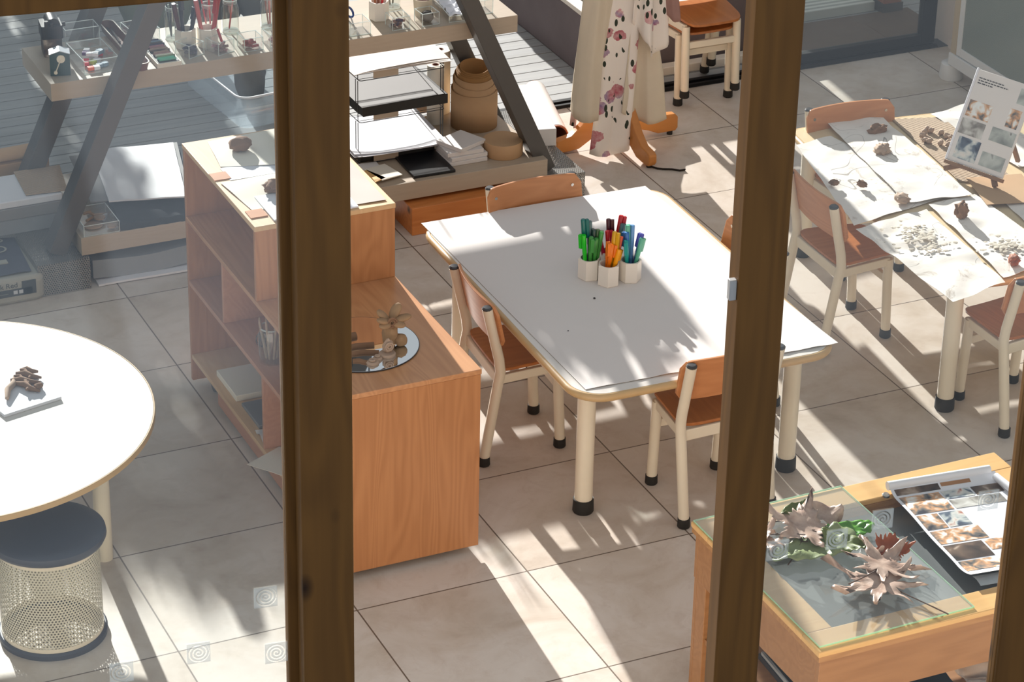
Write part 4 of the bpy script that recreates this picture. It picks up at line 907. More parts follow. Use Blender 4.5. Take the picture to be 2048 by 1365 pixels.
apron('plain cream apron hanging at the left front of the wooden stand', [(2.27, 2.90, 1.45), (2.405, 2.885, 1.45)], [(2.165, 2.94, .235), (2.20, 2.88, .205), (2.255, 2.865, .20), (2.305, 2.90, .205)], 'cream_cloth', .7, .030, .4)
apron('floral white and pink apron trailing to the floor in the middle of the stand', [(2.38, 2.92, 1.3), (2.53, 2.91, 1.3)], [(2.245, 2.91, .022), (2.31, 2.865, .018), (2.395, 2.875, .026), (2.42, 2.92, .03)], 'floral_cloth', 1.6, .020, 1.3, .008)
apron('plain cream apron hanging at the right of the wooden stand', [(2.43, 2.90, .80), (2.51, 2.90, .82)], [(2.385, 2.90, .215), (2.44, 2.875, .160), (2.50, 2.87, .140), (2.585, 2.90, .150)], 'cream_cloth', 1.1, .032, 2.2)
apron('red-patterned floral apron seen edge on at the left of the stand', [(2.32, 2.98, 1.4), (2.34, 3.06, 1.4)], [(2.195, 2.985, .125), (2.235, 3.07, .120)], 'floral_red_cloth', 1.5, .012, .9)
apron('white floral apron bunched at the upper right of the stand', [(2.46, 2.90, 1.3), (2.53, 2.94, 1.3)], [(2.40, 2.86, .62), (2.45, 2.835, .55), (2.50, 2.83, .46), (2.545, 2.86, .50), (2.575, 2.90, .62)], 'floral_cloth', 2.2, .028, 3.4)
apron('pinkish plush apron folded over at the upper right of the stand', [(2.53, 2.90, 1.3), (2.56, 2.95, 1.3)], [(2.54, 2.85, .66), (2.585, 2.835, .615), (2.62, 2.85, .62), (2.635, 2.92, .68)], 'pink_velour', 1.2, .02, 4.0)
solo('apron_strap', tube(BM(), [(2.455, 2.730, .004), (2.470, 2.705, .004), (2.49, 2.69, .004), (2.525, 2.672, .004), (2.55, 2.650, .004), (2.575, 2.648, .0045)], .0038, 6, flat=2.0), 'strap_black', 'black apron strap trailing on the tiles in front of the stand', 'strap')

# ---------------------------------------------------------------- glazed cabinet on feet at the right wall
t = thing('glazed_cabinet', 'white framed cabinet with a grey-green glazed door on short feet at the top right', 'cabinet', (4.20, 2.35, 0))
bm = BM(); box(bm, .004, .21, -.80, .745, .10, 1.5); obj('carcass', bm, 'white_enamel', t, bev=.004)
bm = BM(); box(bm, -.016, .004, .70, .745, .10, 1.5); obj('side_stile', bm, 'beige_enamel', t, bev=.003)
bm = BM(); box(bm, -.016, .002, .665, .698, .145, 1.46); box(bm, -.016, .002, -.80, .665, .145, .185); box(bm, -.026, .002, -.80, .742, .085, .142); obj('door_frame', bm, 'white_enamel', t, bev=.002)
obj('door_glass', box(BM(), -.010, .002, -.79, .665, .185, 1.46), 'smoked_glass', t)
for y in (.55, -.6): obj('foot', box(BM(), .02, .19, y - .03, y + .03, 0, .10), 'white_enamel', t, bev=.003)
bm = BM(); prism(bm, rrect(.0, .2, -.015, .06, .02, 5), 0, .105)
solo('white_pot', lathe(BM(), [(0, 0), (.052, 0), (.058, .01), (.050, .075), (.040, .082), (0, .083)], 28), 'white_enamel', 'rounded white pot on the floor at the back corner of the glazed cabinet', 'pot', None, (4.215, 3.115, 0)); bm.free()

# ---------------------------------------------------------------- things on top of the cabinet
HZ = .966
def lump(name, label, cat, mat, loc, size, seed, amp=.35, fr=2.2, sub=3, group=None, rot=0.0):
    return solo(name, blob(BM(), (0, 0, size[2] * .85), size, seed, amp, sub, fr), mat, label, cat, group, loc, rot, ang=60)
solo('cream_cloth', sheet(BM(), quad_fn((.055, 1.388), (.285, 1.315), (.40, 1.615), (.085, 1.612), HZ + .002, .005, 7, 1), 24, 24, .0012), 'cream_paper', 'creamy paper sheet under the rounded clay lump, rear of the cabinet top', 'paper')
solo('cream_cloth', sheet(BM(), quad_fn((.035, 1.015), (.37, .955), (.40, 1.245), (.010, 1.262), HZ + .002, .006, 7, 4), 24, 24, .0012), 'cream_paper', 'creamy paper sheet under the spiky clay piece, middle of the cabinet top', 'paper')
solo('printed_card', box(BM(), .05, .33, 1.27, 1.38, HZ + .0003, HZ + .0015), 'cool_paper', 'printed white card between the two cream papers on the cabinet top', 'card')
solo('tile_board', box(BM(), -.15, .15, -.09, .11, 0, .006), 'cool_paper', 'thin pale board at the near edge of the cabinet top', 'board', None, (.225, .995, HZ + .0003), math.radians(-1), bev=.001)
solo('plywood_square', box(BM(), -.03, .03, -.03, .03, 0, .003), 'chair_ply', 'small square of brown ply left of the pale board on the cabinet top', 'ply', None, (.040, .985, HZ + .0003))
solo('plywood_square', box(BM(), -.03, .03, -.03, .03, 0, .003), 'chair_ply', 'small square of brown ply beside the printed card on the cabinet top', 'ply', None, (.028, 1.315, HZ + .0003))
solo('glass_plate', box(BM(), .30, .495, .90, 1.55, HZ + .0002, HZ + .0032), 'sheet_glass', 'glass plate covering the right half of the cabinet top', 'glass plate') if False else solo('grey_pink_paper', sheet(BM(), quad_fn((.335, .925), (.480, .92), (.492, 1.60), (.405, 1.60), HZ + .002, .003, 6, 8), 8, 24, .001), 'pinkish_paper', 'greyish paper strip along the right side of the cabinet top', 'paper')
lump('clay_lump', 'rounded brown clay lump on the cream paper at the back of the cabinet', 'clay', 'clay_brown', (.165, 1.490, HZ + .006), (.040, .036, .026), 2, .22)
t = lump('clay_shell', 'spiky brown clay shell beside the left window post on the cabinet', 'clay', 'clay_brown', (.155, 1.125, HZ + .006), (.036, .030, .022), 9, .6, 4.5)
# mirror with clay figures on the low cabinet top
MZ = .6905
t = thing('round_mirror', 'round mirror lying on the low cabinet top under the clay figures', 'mirror', (.205, .470, MZ))
obj('mirror_glass', lathe(BM(), [(0, 0), (.189, 0), (.190, .001), (.190, .0035), (.189, .0045), (0, .0045)], 96), ['mirror'], t); obj('dark_edge', lathe(BM(), [(.1900, 0), (.1915, .0005), (.1915, .0040), (.1900, .0044), (.1898, .0044), (.1898, 0)], 96), 'dark_cap', t)
CZ = MZ + .0048
t = thing('clay_flower', 'clay figure with leaf-like petals standing at the back of the round mirror', 'clay figure', (.290, .425, CZ))
obj('stem', blob(BM(), (0, 0, .040), (.026, .024, .046), 5, .3, 3, 2), 'clay', t, ang=60)
obj('side_ball', blob(BM(), (.030, -.014, .020), (.022, .020, .022), 7, .25), 'clay', t, ang=60)
for az, el, L in ((200, 22, .055), (150, 42, .055), (35, 40, .068), (-5, 10, .070), (-40, -8, .05), (215, 0, .05)):
    bm = BM(); r = bmesh.ops.create_icosphere(bm, subdivisions=3, radius=1.0)
    M = Matrix.Translation((0, 0, .085)) @ Matrix.Rotation(math.radians(az), 4, 'Z') @ Matrix.Rotation(math.radians(-el), 4, 'Y') @ Matrix.Translation((L * .55, 0, 0))
    for v in r['verts']: v.co = M @ Vector((v.co.x * L * .5, v.co.y * .0185 * (1 + .15 * v.co.x), v.co.z * .0105))
    obj('petal', bm, 'clay', t)
bm = BM()
for k, rr in enumerate((.016, .009)): tube(bm, [(rr * math.cos(a) - .002, -.022, .092 + rr * math.sin(a)) for a in [2*PI*i/16 for i in range(17)]], .0038, 6)
obj('coil', bm, 'clay_brown', t)
t = thing('clay_snail', 'paler clay curl on a round base in front of the petal figure', 'clay figure', (.255, .365, CZ))
obj('base_disc', lathe(BM(), [(0, 0), (.027, 0), (.028, .006), (.024, .010), (0, .010)], 28), 'clay_pale', t)
obj('upright', blob(BM(), (.004, .004, .030), (.018, .010, .026), 11, .35), 'clay_pale', t, ang=60)
bm = BM()
for k, rr in enumerate((.013, .007)): tube(bm, [(rr * math.cos(a) + .004, -.010, .034 + rr * math.sin(a)) for a in [2*PI*i/16 for i in range(17)]], .003, 6)
obj('coil', bm, 'clay_pale', t)
for x, y, s, lab in ((.190, .330, .020, 'small flat clay coil at the front edge of the round mirror'), (.215, .350, .015, 'smaller clay coil between the flat one and the curl')):
    t = thing('clay_coil', lab, 'clay figure', (x, y, CZ)); obj('base_disc', lathe(BM(), [(0, 0), (s, 0), (s * 1.04, .005), (s * .8, .009), (0, .009)], 24), 'clay_pale', t)
    obj('coil', tube(BM(), [(s * .6 * (1 - k / 22) * math.cos(k * .7), s * .6 * (1 - k / 22) * math.sin(k * .7), .012) for k in range(18)], .003, 6), 'clay_pale', t)
for i, (x0, y0, x1, y1, r_, lab) in enumerate([(.145, .41, .235, .385, .008, 'longer thin clay strip on the mirror by the window post'), (.135, .365, .175, .335, .007, 'short clay strip nearest the window post on the mirror'), (.13, .45, .24, .44, .009, 'clay strip at the back of the mirror'), (.14, .50, .21, .52, .012, 'clay roll at the rear left of the mirror')]):
    solo('clay_strip', tube(BM(), [(x0, y0, CZ + r_ * .5), ((x0 + x1)/2, (y0 + y1)/2 + .008, CZ + r_ * .6), (x1, y1, CZ + r_ * .5)], r_, 8, flat=.5), 'clay_brown', lab, 'clay strip')
# things on the cabinet shelves
solo('board_stack', box(BM(), .028, .42, 1.215, 1.425, .1365, .160), 'cream_paper', 'stack of pale boards on the bottom shelf of the cabinet', 'board', bev=.002)
solo('sketch_pad', box(BM(), .035, .40, 1.00, 1.18, .1365, .150), 'grey_paper', 'greyish sketch pad beside the pale boards on the bottom cabinet shelf', 'pad', bev=.002)
def hang(u, v):
    x = .33 - .45 * u; return Vector((x, .715 + .165 * v + .03 * u, .1405 + (.004 * math.sin(6 * u)) - (max(0, u - .78) / .22) ** 2 * .012))
solo('loose_paper', sheet(BM(), lambda u, v: Vector((.33 - .315 * u, .885 + .10 * v, .1385 + .016 * math.sin(5 * v + 2 * u) ** 2 * u)), 22, 8, .001), 'white_paper', 'loose white paper sticking out of the bottom cabinet shelf', 'paper')
pq = quad_fn((.06, .56), (-.087, .785), (.055, .856), (.21, .63), .1385)
solo('loose_paper', sheet(BM(), lambda u, v: pq(u, v) + Vector((0, 0, .004 * math.sin(3 * u) ** 2)), 22, 8, .001), 'cream_paper', 'cream paper projecting from the near half of the bottom cabinet shelf', 'paper')
t = thing('brush_jar', 'glass jar of pale brush handles on the middle cabinet shelf', 'jar', (.062, .930, .4365))
obj('glass', lathe(BM(), [(0, 0), (.042, 0), (.045, .006), (.045, .105), (.039, .118), (.039, .130), (.036, .130), (.036, .117), (.042, .104), (.042, .008), (0, .007)], 32), 'clear_glass', t)
obj('thick_glass_rim', lathe(BM(), [(.0385, .126), (.0405, .129), (.0385, .1315), (.0355, .1315), (.0355, .127), (.0385, .126)], 32), 'acrylic_edge', t)
for i in range(8):
    a = i * .8; x = .062 + .018 * math.cos(a); y = .930 + .018 * math.sin(a)
    brush('pale wooden handle in the jar on the middle cabinet shelf', x, y, a, math.radians(9), .155 + .01 * (i % 3), 'clay_pale', .0045, .4365 + .009, group='handles in the cabinet jar')
t = thing('wire_ball', 'little ball of wire beside the jar on the middle cabinet shelf', 'wire', (.07, 1.035, .4365))
bm = BM()
for k in range(4): tube(bm, [Vector((.026 * math.cos(a) * math.cos(k * .8) , .026 * math.cos(a) * math.sin(k * .8), .0275 + .026 * math.sin(a))) for a in [2*PI*i/20 for i in range(21)]], .0012, 5)
obj('wire', bm, 'grey_steel', t)

# ---------------------------------------------------------------- acrylic slab with clay twigs on the round table
t = thing('clear_slab', 'thick clear acrylic slab on the round table carrying brown twig pieces', 'slab', (-.825, .935, .5005), math.radians(13))
obj('slab_body', box(BM(), -.115, .095, -.135, .135, 0, .010), 'cool_paper', t, bev=.0015)
for i, (x, y, a, L, seed, lab) in enumerate([(-.765, .990, -40, .045, 1, 'branched brown clay piece at the upper right of the slab'), (-.785, .955, -30, .050, 4, 'curled brown clay piece in the middle of the slab'), (-.79, .915, -55, .050, 7, 'brown clay piece with a raised rim at the front of the slab'), (-.840, .935, 65, .075, 11, 'long pale brown stick piece at the left edge of the photo'), (-.755, 1.02, -28, .030, 13, 'thin dark twig at the back right of the slab'), (-.755, .905, 70, .018, 15, 'tiny red-brown chip at the right of the slab')]):
    bm = BM(); tube(bm, [(-L, 0, .008), (-L * .3, .006, .012), (L * .3, -.005, .010), (L, .002, .007)], [.007, .011, .010, .004], 8)
    if i < 3: tube(bm, [(-L * .2, .004, .010), (-L * .5, .022, .014), (-L * .9, .026, .012)], [.008, .007, .004], 8); tube(bm, [(L * .2, -.004, .010), (L * .3, -.024, .014)], [.008, .004], 8)
    solo('clay_twig', bm, 'clay_brown' if i != 3 else 'clay_pale', lab, 'clay piece', 'clay pieces on the clear slab', (x, y, .5110), math.radians(a), ang=60)

# ---------------------------------------------------------------- clay-work table
T2 = .5395
def crumple(u, v, P, z, seed, wob=.012, fr=10):
    p = quad_fn(*P, z)(u, v); e = 1
    return p + Vector((0, 0, wob * (.5 + .8 * mnoise.noise(Vector((p.x * fr, p.y * fr, seed)))) ))
papers = [('crumpled white paper running along the left side of the clay-work table', [(2.335, .91), (2.80, 1.00), (2.675, 1.66), (2.505, 1.635)], 1, .0005, .010, 'worked_paper'),
          ('white drawing with pencil loops lying at the back left of the clay-work table', [(2.61, .99), (2.875, .95), (2.955, 1.755), (2.715, 1.772)], 2, .012, .010, 'worked_paper'),
          ('clay-printed white paper hanging over the near left corner of the clay-work table', [(2.337, .240), (2.588, .292), (2.66, .93), (2.325, .88)], 5, .0005, .014, 'worked_paper'),
          ('clay-printed white paper in the near middle of the clay-work table', [(2.606, .330), (2.895, .36), (2.90, .97), (2.685, .955)], 8, .004, .012, 'worked_paper'),
          ('white paper at the right of the clay-work table under the easel', [(2.90, .36), (3.40, .42), (3.36, 1.06), (2.98, .98)], 9, .0005, .010, 'worked_paper'),
          ('white paper at the back right of the clay-work table behind the easel', [(3.20, 1.12), (3.42, 1.15), (3.36, 1.74), (3.16, 1.70)], 11, .0005, .008, 'worked_paper')]
for lab, P, seed, dz, wob, m in papers:
    solo('work_paper', sheet(BM(), lambda u, v: crumple(u, v, P, T2 + dz, seed, wob), 36, 36, .0008), m, lab, 'paper', 'papers on the clay-work table')
solo('corrugated_mat', sheet(BM(), quad_fn((2.915, 1.10), (3.12, 1.03), (3.19, 1.66), (2.99, 1.72), T2 + .003, .003, 4), 14, 24, .003), 'corrugated_card', 'ribbed brown corrugated mat at the back of the clay-work table', 'mat')
solo('kraft_sheet', sheet(BM(), quad_fn((2.88, .86), (3.10, .80), (3.16, 1.05), (2.94, 1.10), T2 + .014, .002, 4), 8, 8, .001), 'kraft', 'brown kraft sheet under the feet of the small easel', 'paper')
for i, (x, y, s, m, fr, lab) in enumerate([(2.852, 1.600, (.040, .022, .020), 'clay_brown', 2.0, 'flat brown clay boat near the chair backrest on the clay-work table'), (2.765, 1.425, (.036, .030, .020), 'clay_pale', 4.0, 'lumpy clay cluster in the shade of itself on the drawing'), (2.600, 1.01, (.036, .026, .016), 'clay_pale', 4.0, 'flat clay piece with pressed marks near the left chair'), (2.530, 1.18, (.022, .012, .014), 'clay_brown', 3.0, 'small clay pellet on the left crumpled paper'), (2.440, 1.235, (.018, .013, .012), 'clay_brown', 2.5, 'dark round clay button nearest the left chair backrest'), (2.730, .805, (.026, .024, .034), 'clay_brown', 4.0, 'dark clay star standing on the near middle paper'), (2.690, .395, (.026, .020, .020), 'terracotta', 4.0, 'rust clay star at the near edge of the clay-work table'), (3.055, .760, (.026, .016, .014), 'clay_brown', 4.0, 'brown clay piece at the right of the small easel'), (3.30, .95, (.03, .024, .03), 'terracotta', 3.0, 'reddish clay ball right of the easel at the photo edge')]):
    lump('clay_piece', lab, 'clay piece', m, (x, y, T2 + .013), s, 20 + i * 3, .55, fr, 3, 'clay pieces on the clay-work table', i * .7)
rnd = random.Random(4)
for i in range(12):
    a = 2 * PI * i / 12; x = 3.045 + .05 * math.cos(a) + rnd.uniform(-.012, .012); y = 1.475 + .075 * math.sin(a) + rnd.uniform(-.012, .012)
    lump('clay_crumb', 'little clay lump of the ring on the corrugated mat', 'clay piece', 'clay_pale', (x, y, T2 + .006), (.014, .011, .012), 60 + i, .5, 3, 2, 'ring of clay lumps on the corrugated mat')
def crumbs(label, x0, x1, y0, y1, n, seed):
    bm = BM(); rnd = random.Random(seed)
    for i in range(n):
        u, v = rnd.gauss(.5, .2), rnd.gauss(.5, .2); s = rnd.uniform(.003, .010)
        blob(bm, (x0 + (x1 - x0) * u, y0 + (y1 - y0) * v, T2 + .018), (s * rnd.uniform(.8, 1.6), s, s * .28), i, .5, 1, 3)
    return solo('clay_flakes', bm, 'dried_clay', label, 'clay flakes', kind='stuff')
crumbs('cracked patch of dry pale clay flakes on the near left paper', 2.37, 2.60, .55, .86, 130, 1); crumbs('dry pale clay flakes pressed into the near middle paper', 2.66, 2.83, .45, .62, 80, 2)
# easel
B0 = Vector((2.917, 1.195, .585)); yaw, lean, bw, bh = -1.185, .465, .254, .364
EW = Vector((math.cos(yaw), math.sin(yaw), 0)); EN = Vector((math.sin(yaw), -math.cos(yaw), 0)); EU = Vector((0, 0, math.cos(lean))) - EN * math.sin(lean); EF = EW.cross(EU)
t = thing('table_easel', 'small wooden easel standing on the clay-work table behind the printed board', 'easel', (B0.x, B0.y, T2 + .012)); o0 = Vector((B0.x, B0.y, T2 + .012)); L_ = B0 - o0
bm = BM(); beam(bm, L_ + EF * .006 - EW * .005, L_ + EF * .006 + EW * (bw + .0) , .030, .014, up=EU); obj('ledge', bm, 'easel_wood', t, bev=.001)
for s, sp in ((.05, -.055), (.21, .02)):
    bm = BM(); beam(bm, L_ + EW * s - EF * .004, Vector((0, 0, 0)) + EW * (s + sp) + EF * .012 + Vector((0, 0, .002)), .018, .016, up=EF); obj('leg', bm, 'easel_wood', t)
for s in (.05, .21): bm = BM(); beam(bm, L_ + EW * s - EF * .012, L_ + EW * (s + (.125 - s) * .3) + EU * .30 - EF * .012, .016, .012, up=EF); obj('upright', bm, 'easel_wood', t)
bm = BM(); beam(bm, L_ + EW * .13 + EU * .26 - EF * .02, Vector((0, 0, .002)) + EW * .15 - EN * .26, .016, .012, up=EF); obj('back_leg', bm, 'easel_wood', t)
TM = Matrix((EW, EU, EF)).transposed().to_4x4(); TM.translation = B0 + EF * .006 + EU * .008
t = thing('printed_board', 'white printed board of photos leaning on the small easel', 'board'); t.matrix_world = TM
def bd(u, v): return Vector((bw * u, bh * v, .004 - .010 * (2*v-1) ** 2 * 0 + .006 * (v ** 4)))
bm = BM(); box(bm, 0, bw, 0, bh, -.002, .006); obj('board_sheet', bm, 'white_paper', t, bev=.001)
bm = BM(); box(bm, -.010, 0, 0, bh + .004, -.003, .010); obj('curled_edge', bm, 'cool_paper', t, bev=.003)
for i, (x0, x1, y0, y1, m) in enumerate([(.018, .118, .262-.262+.018, .102, 'photo_cool'), (.004, .110, .112, .172, 'photo_grey'), (.008, .112, .182, .246, 'photo_warm'), (.135, .240, .020, .075, 'photo_green_grey'), (.140, .248, .122, .175, 'photo_green_grey'), (.186, .238, .190, .262, 'photo_warm'), (.200, .246, .285, .345, 'photo_green_grey')]):
    obj('printed_photo', box(BM(), x0, x1, y0, y1, .0061, .0068), m, t)
for i, (x1, y) in enumerate(((.126, .332), (.148, .322), (.080, .312))):
    bm = BM(); x = .012; rr = random.Random(i)
    while x < x1:
        w = rr.uniform(.006, .016); box(bm, x, min(x + w, x1), y, y + .0042, .0061, .0066); x += w + .003
    obj('printed_line', bm, 'print_dark', t)

# ---------------------------------------------------------------- low display table with the glass sheet, lower right
H = .648
t = thing('display_table', 'low wooden display table with a sunken grey tray, lower right of the photo', 'table', (1.24, -1.235, 0))
X0, X1b, Y0, Y1 = -.522, .535, -.375, .375
def frame(bm, a, b, c, d, w, z0, z1):
    box(bm, a, b, c, c + w, z0, z1); box(bm, a, b, d - w, d, z0, z1); box(bm, a, a + w, c + w, d - w, z0, z1); box(bm, b - w, b, c + w, d - w, z0, z1); return bm
obj('rim', frame(BM(), X0, X1b, Y0, Y1, .098, H - .018, H), 'bench_top_wood', t, bev=.003)
obj('rim_underlayer', frame(BM(), X0 + .003, X1b - .003, Y0 + .003, Y1 - .003, .095, H - .036, H - .018), 'ply_edge', t)
obj('sunken_tray', box(BM(), X0 + .09, X1b - .09, Y0 + .09, Y1 - .09, H - .060, H - .050), 'zinc', t)
obj('tray_wall', frame(BM(), X0 + .088, X1b - .088, Y0 + .088, Y1 - .088, .010, H - .055, H - .0365), 'bench_side_wood', t)
obj('apron_front', box(BM(), X0 + .012, X1b - .012, Y0 + .012, Y0 + .030, H - .188, H - .036), 'bench_side_wood', t, bev=.002)
obj('apron_back', box(BM(), X0 + .012, X1b - .012, Y1 - .030, Y1 - .012, H - .188, H - .036), 'bench_side_wood', t, bev=.002)
for s in (X0 + .012, X1b - .030): obj('apron_side', box(BM(), s, s + .018, Y0 + .030, Y1 - .030, H - .188, H - .036), 'bench_side_wood', t, bev=.002)
for x in (X0 + .014, X1b - .086):
    for y in (Y0 + .014, Y1 - .032):
        bm = BM(); box(bm, x, x + .072, y, y + .018, 0, H - .188); xx = x if x < 0 else x + .054; yy = y + .018 if y < 0 else y - .054
        box(bm, xx, xx + .018, yy, yy + .054, 0, H - .188); obj('leg', bm, 'bench_side_wood', t, bev=.002)
obj('lower_shelf', box(BM(), X0 + .02, X1b - .02, Y0 + .035, Y1 - .035, .262, .280), 'bench_side_wood', t)
obj('metal_button', lathe(BM(), [(0, .010), (.008, .010), (.012, .006), (.012, 0)], 18, (.085, Y1 - .10, H)), 'bolt_steel', t)
t = thing('glass_sheet', 'green-edged sheet of glass lying over the left half of the low display table', 'glass sheet', (.978, -1.226, H + .0012), math.radians(.6))
obj('glass', box(BM(), -.251, .251, -.361, .361, 0, .0055), 'sheet_glass', t, smooth=False)
obj('green_edge', frame(BM(), -.2522, .2522, -.3622, .3622, .0016, .0004, .0052), 'green_glass_edge', t, smooth=False)
GZ = H + .0012 + .0058
def lobed(lobes, R, depth, n=96, a0=0.0, asym=.35):
    out = []
    for k in range(n):
        a = 2 * PI * k / n; s = 1 - abs(math.sin(lobes * (a - a0) / 2)) ** .8; big = R * (1 - asym + asym * (.5 + .5 * math.cos(a - a0)))
        r = big * (1 - depth + depth * s) * (1 + .13 * math.cos(21 * a)); out.append((r * math.cos(a), r * math.sin(a)))
    return out
def leaf(label, x, y, rot, R, mat, lobes=5, depth=.55, curl=.5, seed=0, stem=.07, tilt=(0, 0), z=GZ, lift=.004, group='leaves on the glass sheet'):
    t = thing('fallen_leaf', label, 'leaf', (x, y, z), 0, group, eul=(tilt[0], tilt[1], rot))
    out = lobed(lobes, R, depth) if lobes else [(R * (1 - math.cos(2 * PI * k / 64)) * .5 * 2 - R, .42 * R * math.sin(2 * PI * k / 64) * (1 - .35 * math.cos(2 * PI * k / 64))) for k in range(64)]
    bm = BM(); rings = []; NR = 7; n = len(out); c = bm.verts.new((0, 0, 0))
    for j in range(1, NR + 1):
        s = j / NR; row = []
        for (px, py) in out:
            X, Y = px * s, py * s; q = math.hypot(X, Y) / R
            zz = curl * R * (q ** 2) * (.35 + 1.1 * mnoise.noise(Vector((X * 1.6 / R + seed, Y * 1.6 / R, seed)))) + R * .24 * q * mnoise.noise(Vector((X * 4.5 / R, Y * 4.5 / R, seed + 3)))
            sh = 1 - .28 * abs(curl) * q ** 2
            row.append(bm.verts.new((X * sh, Y * sh, zz)))
        rings.append(row)
    for k in range(n): bm.faces.new((c, rings[0][k], rings[0][(k+1) % n]))
    for a, b in zip(rings, rings[1:]):
        for k in range(n): bm.faces.new((a[k], b[k], b[(k+1) % n], a[(k+1) % n]))
    mz = min(v.co.z for v in bm.verts)
    for v in bm.verts: v.co.z += -mz + lift
    obj('blade', bm, mat, t, solid=.0008, ang=75)
    if stem:
        sz = c_z = lift - mz
        obj('stalk', tube(BM(), [(-R * .25, 0, sz * .5 + .004), (-R * .6, R * .05, lift + .006), (-R * .6 - stem, R * .16, lift + .003)], [.0022, .0018, .0024], 6), 'leaf_stem', t)
    return t
leaf('large dried maple leaf, frontmost on the glass sheet, its underside up', 1.035, -1.415, 2.2, .185, 'leaf_brown', 7, .62, .20, 2, .10, lift=.006)
leaf('dried maple leaf lying over the back of the frontmost one', 1.075, -1.340, .6, .165, 'leaf_brown', 7, .62, .26, 5, .07, (.15, .1), GZ + .022)
leaf('rust red curled leaf behind the frontmost maple leaves', 1.150, -1.262, .9, .085, 'leaf_rust', 5, .4, .9, 7, .05, (.3, -.2), GZ + .010)
leaf('small brown pointed leaf standing up behind the front cluster', 1.105, -1.225, 1.7, .065, 'leaf_brown', 0, .3, .8, 9, .03, (.3, 0), GZ + .004)
leaf('folded pale brown leaf in the middle of the glass sheet', .965, -1.085, .95, .165, 'leaf_brown', 5, .55, .38, 12, .06, (.12, -.1), GZ + .012)
leaf('broad sage green leaf underneath the folded brown leaf', .955, -1.165, .05, .150, 'leaf_sage', 0, 0, .22, 14, .05, z=GZ)
leaf('glossy bright green leaf pointing right on the glass sheet', 1.105, -1.110, -.15, .085, 'leaf_green', 0, 0, .35, 16, .05, (.1, 0), GZ + .004)
leaf('mottled green leaf below the glossy one on the glass sheet', 1.040, -1.185, -.9, .085, 'leaf_olive', 0, 0, .6, 18, .05, (.2, .1), GZ + .014)
leaf('curled olive leaf at the back of the glass sheet', .995, -.985, .15, .095, 'leaf_olive', 0, 0, 1.0, 21, .03, (.3, .0), GZ + .004)
leaf('twisted brown leaf tip trailing right of the curled olive leaf', 1.075, -1.005, -.7, .080, 'leaf_brown', 0, 0, .9, 23, .02, (.2, .2), GZ + .006)
leaf('shrivelled brown leaf at the left of the glass sheet beside the window post', .850, -1.035, 2.6, .125, 'leaf_brown', 5, .6, 1.1, 27, .06, (.1, .2), GZ + .002)
leaf('second shrivelled brown leaf just below the one beside the window post', .862, -1.095, 2.9, .085, 'leaf_brown', 5, .6, 1.0, 30, .05, (.1, .1), GZ + .002)
# poster on the display table
PA = [Vector(p) for p in ((1.305, -1.500), (1.660, -1.545), (1.700, -.985), (1.345, -.945))]
t = thing('photo_poster', 'printed poster of photos with curling ends on the right half of the low display table', 'poster', (1.345, -.945, H + .002))
OX = Vector((1.345, -.945, 0)); EX = Vector((.992, -.112, 0)); EY = Vector((-.090, -.996, 0)); PW, PL = .352, .520
def pz(v, u=0): return .016 * max(0, (.10 - v) / .10) ** 2 + .022 * max(0, (v - .84) / .16) ** 2 + .004 * (1 - u) * math.sin(6 * v) ** 2
def pp(u, v, dz=0.0): return EX * (PW * u) + EY * (PL * v) + Vector((0, 0, pz(v, u) + dz))
obj('poster_sheet', sheet(BM(), lambda u, v: pp(u, v), 14, 60, .0007), 'cool_paper', t)
bm = BM(); tube(bm, [EX * (-.004) + EY * (-.006) + Vector((0, 0, .018)), EX * (PW * .96) + EY * (-.010) + Vector((0, 0, .018))], .014, 16); obj('rolled_edge', bm, 'cool_paper', t)
bm = BM(); tube(bm, [EX * (PW * .96) + EY * .03 + Vector((0, 0, .016)), EX * (PW * 1.0) + EY * .14 + Vector((0, 0, .016))], .012, 14); obj('rolled_corner', bm, 'cool_paper', t)
pans = [(.03, .44, .02, .065, 'photo_dark'), (.46, .74, .02, .045, 'bench_side_wood'), (.03, .40, .085, .285, 'photo_warm'), (.42, .68, .085, .175, 'photo_cool'), (.70, .96, .085, .175, 'photo_dark'), (.42, .90, .19, .285, 'photo_grey'), (.03, .22, .305, .455, 'photo_warm'), (.235, .44, .305, .455, 'photo_cool'), (.03, .47, .475, .615, 'photo_warm'), (.92, 1.0, .30, .42, 'photo_cool'), (.03, .38, .635, .80, 'photo_dark'), (.40, .66, .635, .745, 'photo_warm'), (.68, .97, .635, .745, 'photo_cool'), (.03, .66, .815, .93, 'photo_warm'), (.68, .97, .76, .93, 'photo_cool')]
for u0, u1, v0, v1, m in pans: obj('printed_photo', sheet(BM(), lambda u, v: pp(u0 + (u1 - u0) * u, v0 + (v1 - v0) * v, .0011), 6, 12, .0004), m, t)
solo('clear_sleeve', sheet(BM(), lambda u, v: EX * (PW * (u * .9 + .05)) + EY * (PL * (.96 + .10 * v)) + Vector((0, 0, .018 * v * (1 - v))), 10, 8, .0006), 'cloudy_plastic', 'crinkled clear sleeve peeping out under the near end of the poster', 'sleeve', None, (1.345, -.945, H + .002))
